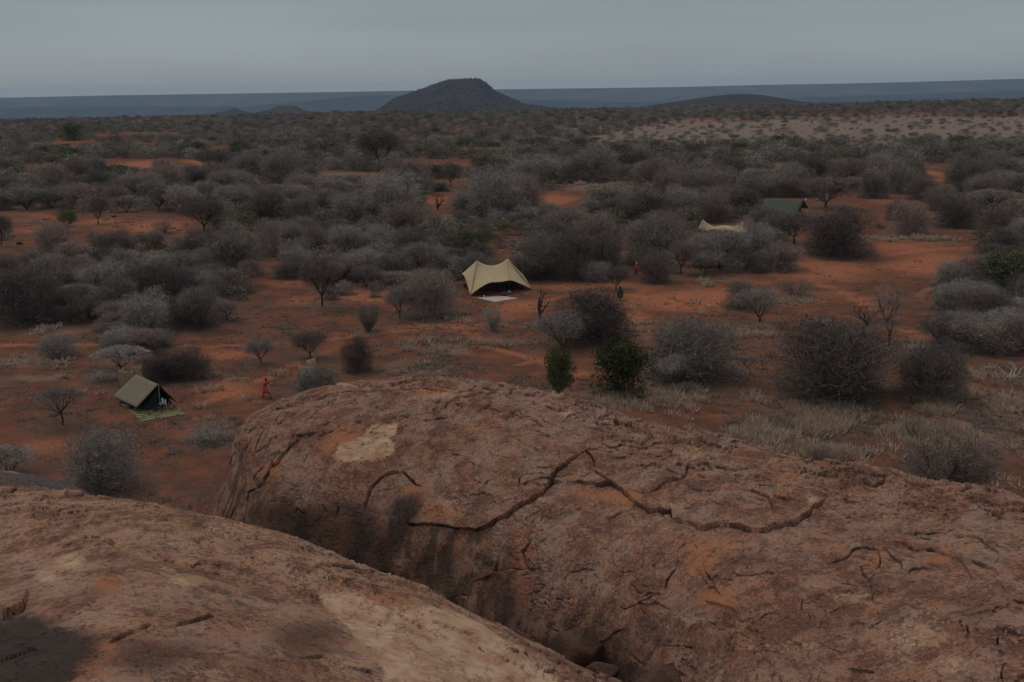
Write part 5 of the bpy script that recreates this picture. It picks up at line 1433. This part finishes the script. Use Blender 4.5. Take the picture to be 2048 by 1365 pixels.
# 1: walks to the right, arms raised in front of the chest
r, J = person('person in a bright red cloak over pink cloth striding right on bare soil', 533, 791, math.radians(-122),
     pose(.33, ((-.24, .12, 1.22), (-.10, .27, 1.36), (-.06, .30, 1.43)), ((.24, .10, 1.20), (.12, .26, 1.33), (.08, .30, 1.40)), .05))
robe('cloak', [(1.50, .10, .08, .03), (1.45, .22, .13, .03), (1.25, .235, .165, .03), (1.0, .235, .18, .0), (.8, .26, .22, -.02), (.52, .29, .27, -.03)], RED, r, front=(3, 10, 2), fold=.05)
robe('under_cloth', [(1.30, .14, .10, .09), (1.0, .16, .14, .09), (.75, .18, .17, .08), (.50, .19, .21, .08)], PINK, r, fold=.06)
robe('cloak_edge', [(1.42, .05, .02, .20), (1.1, .05, .02, .24), (.8, .06, .02, .28), (.5, .06, .02, .31)], DRED, r, n=10, cx=.1)
robe('sandal', [(.0, .055, .13, .42), (.03, .055, .13, .42)], POLE, r, n=12, fold=0, cx=-.105); robe('sandal', [(.0, .055, .13, -.30), (.03, .055, .13, -.30)], POLE, r, n=12, fold=0, cx=.105)
# 2: stands, white cap, red top
r, J = person('person in a white cap, red top and grey-green trousers standing among the bushes', 1272, 549, math.radians(200), pose(.06))
robe('top', [(1.50, .09, .07, .02), (1.44, .215, .12, .02), (1.2, .20, .13, .02), (.98, .21, .14, 0), (.82, .22, .15, 0)], RED, r)
for sx in (-1, 1):
    m = MB(); m.tube([(sx * .09, 0, .9), (sx * .1, sx * -.04 + .03, .49), (sx * .1, sx * -.06, .09)], [.11, .085, .07], 12); m.obj('trouser_leg', plain('grey_green_cloth', (.09, .11, .10)), r, True)
    m = MB(); m.tube([(sx * .19, .02, 1.43), (sx * .25, -.01 , 1.13), (sx * .25, .1, .95)], [.075, .06, .05], 10); m.obj('sleeve', RED, r, True)
m = MB(); hd = J['skull'][0]; m.lathe((hd[0], hd[1], hd[2] + .05), [(.115, 0), (.12, .05), (.10, .10), (.05, .135), (.01, .14)], 14); m.obj('cap', WHITE, r, True)
m = MB(); m.box((hd[0], hd[1] + .15, hd[2] + .06), (.07, .06, .008)); m.obj('cap_peak', WHITE, r)
# 3: wrapped figure
r, J = person('person wrapped in a dark cloak with a pale green hem, standing on the red clearing', 1240, 598, math.radians(170), pose(.04, ((-.22, .05, 1.14), (-.12, .2, 1.2), (-.05, .22, 1.22)), ((.22, .05, 1.14), (.12, .2, 1.2), (.05, .22, 1.22))))
DK = plain('dark_brown_cloak', (.05, .045, .042), .1, 5)
robe('hood', [(1.78, .02, .02, .02), (1.74, .10, .11, .01), (1.62, .13, .13, .0), (1.5, .16, .14, .0)], DK, r, front=(4, 10, 1))
robe('cloak', [(1.52, .12, .10, .02), (1.42, .27, .18, .02), (1.1, .38, .26, .03), (.7, .40, .29, .0), (.36, .33, .26, .0)], DK, r, fold=.05)
robe('hem', [(.42, .29, .23, .0), (.24, .28, .23, .0), (.16, .27, .22, 0)], plain('pale_green_cloth', (.30, .40, .27), .05, 5), r, fold=.05)

# ------------------------------------------------------------------ haze
m = MB(); m.box((0, 8000, -20), (13000, 8800, 215))
hm = bpy.data.materials.new('air_haze'); hm.use_nodes = True
t = hm.node_tree; t.nodes.clear()
ho = N(t, 'ShaderNodeOutputMaterial'); pv = N(t, 'ShaderNodeVolumePrincipled')
pv.inputs['Color'].default_value = (0.52, 0.74, 1.0, 1)
pv.inputs['Density'].default_value = 0.00005
pv.inputs['Anisotropy'].default_value = 0.0
t.links.new(pv.outputs[0], ho.inputs['Volume'])
hz = m.obj('haze', hm); hz['kind'] = 'stuff'
S.cycles.volume_bounces = 0
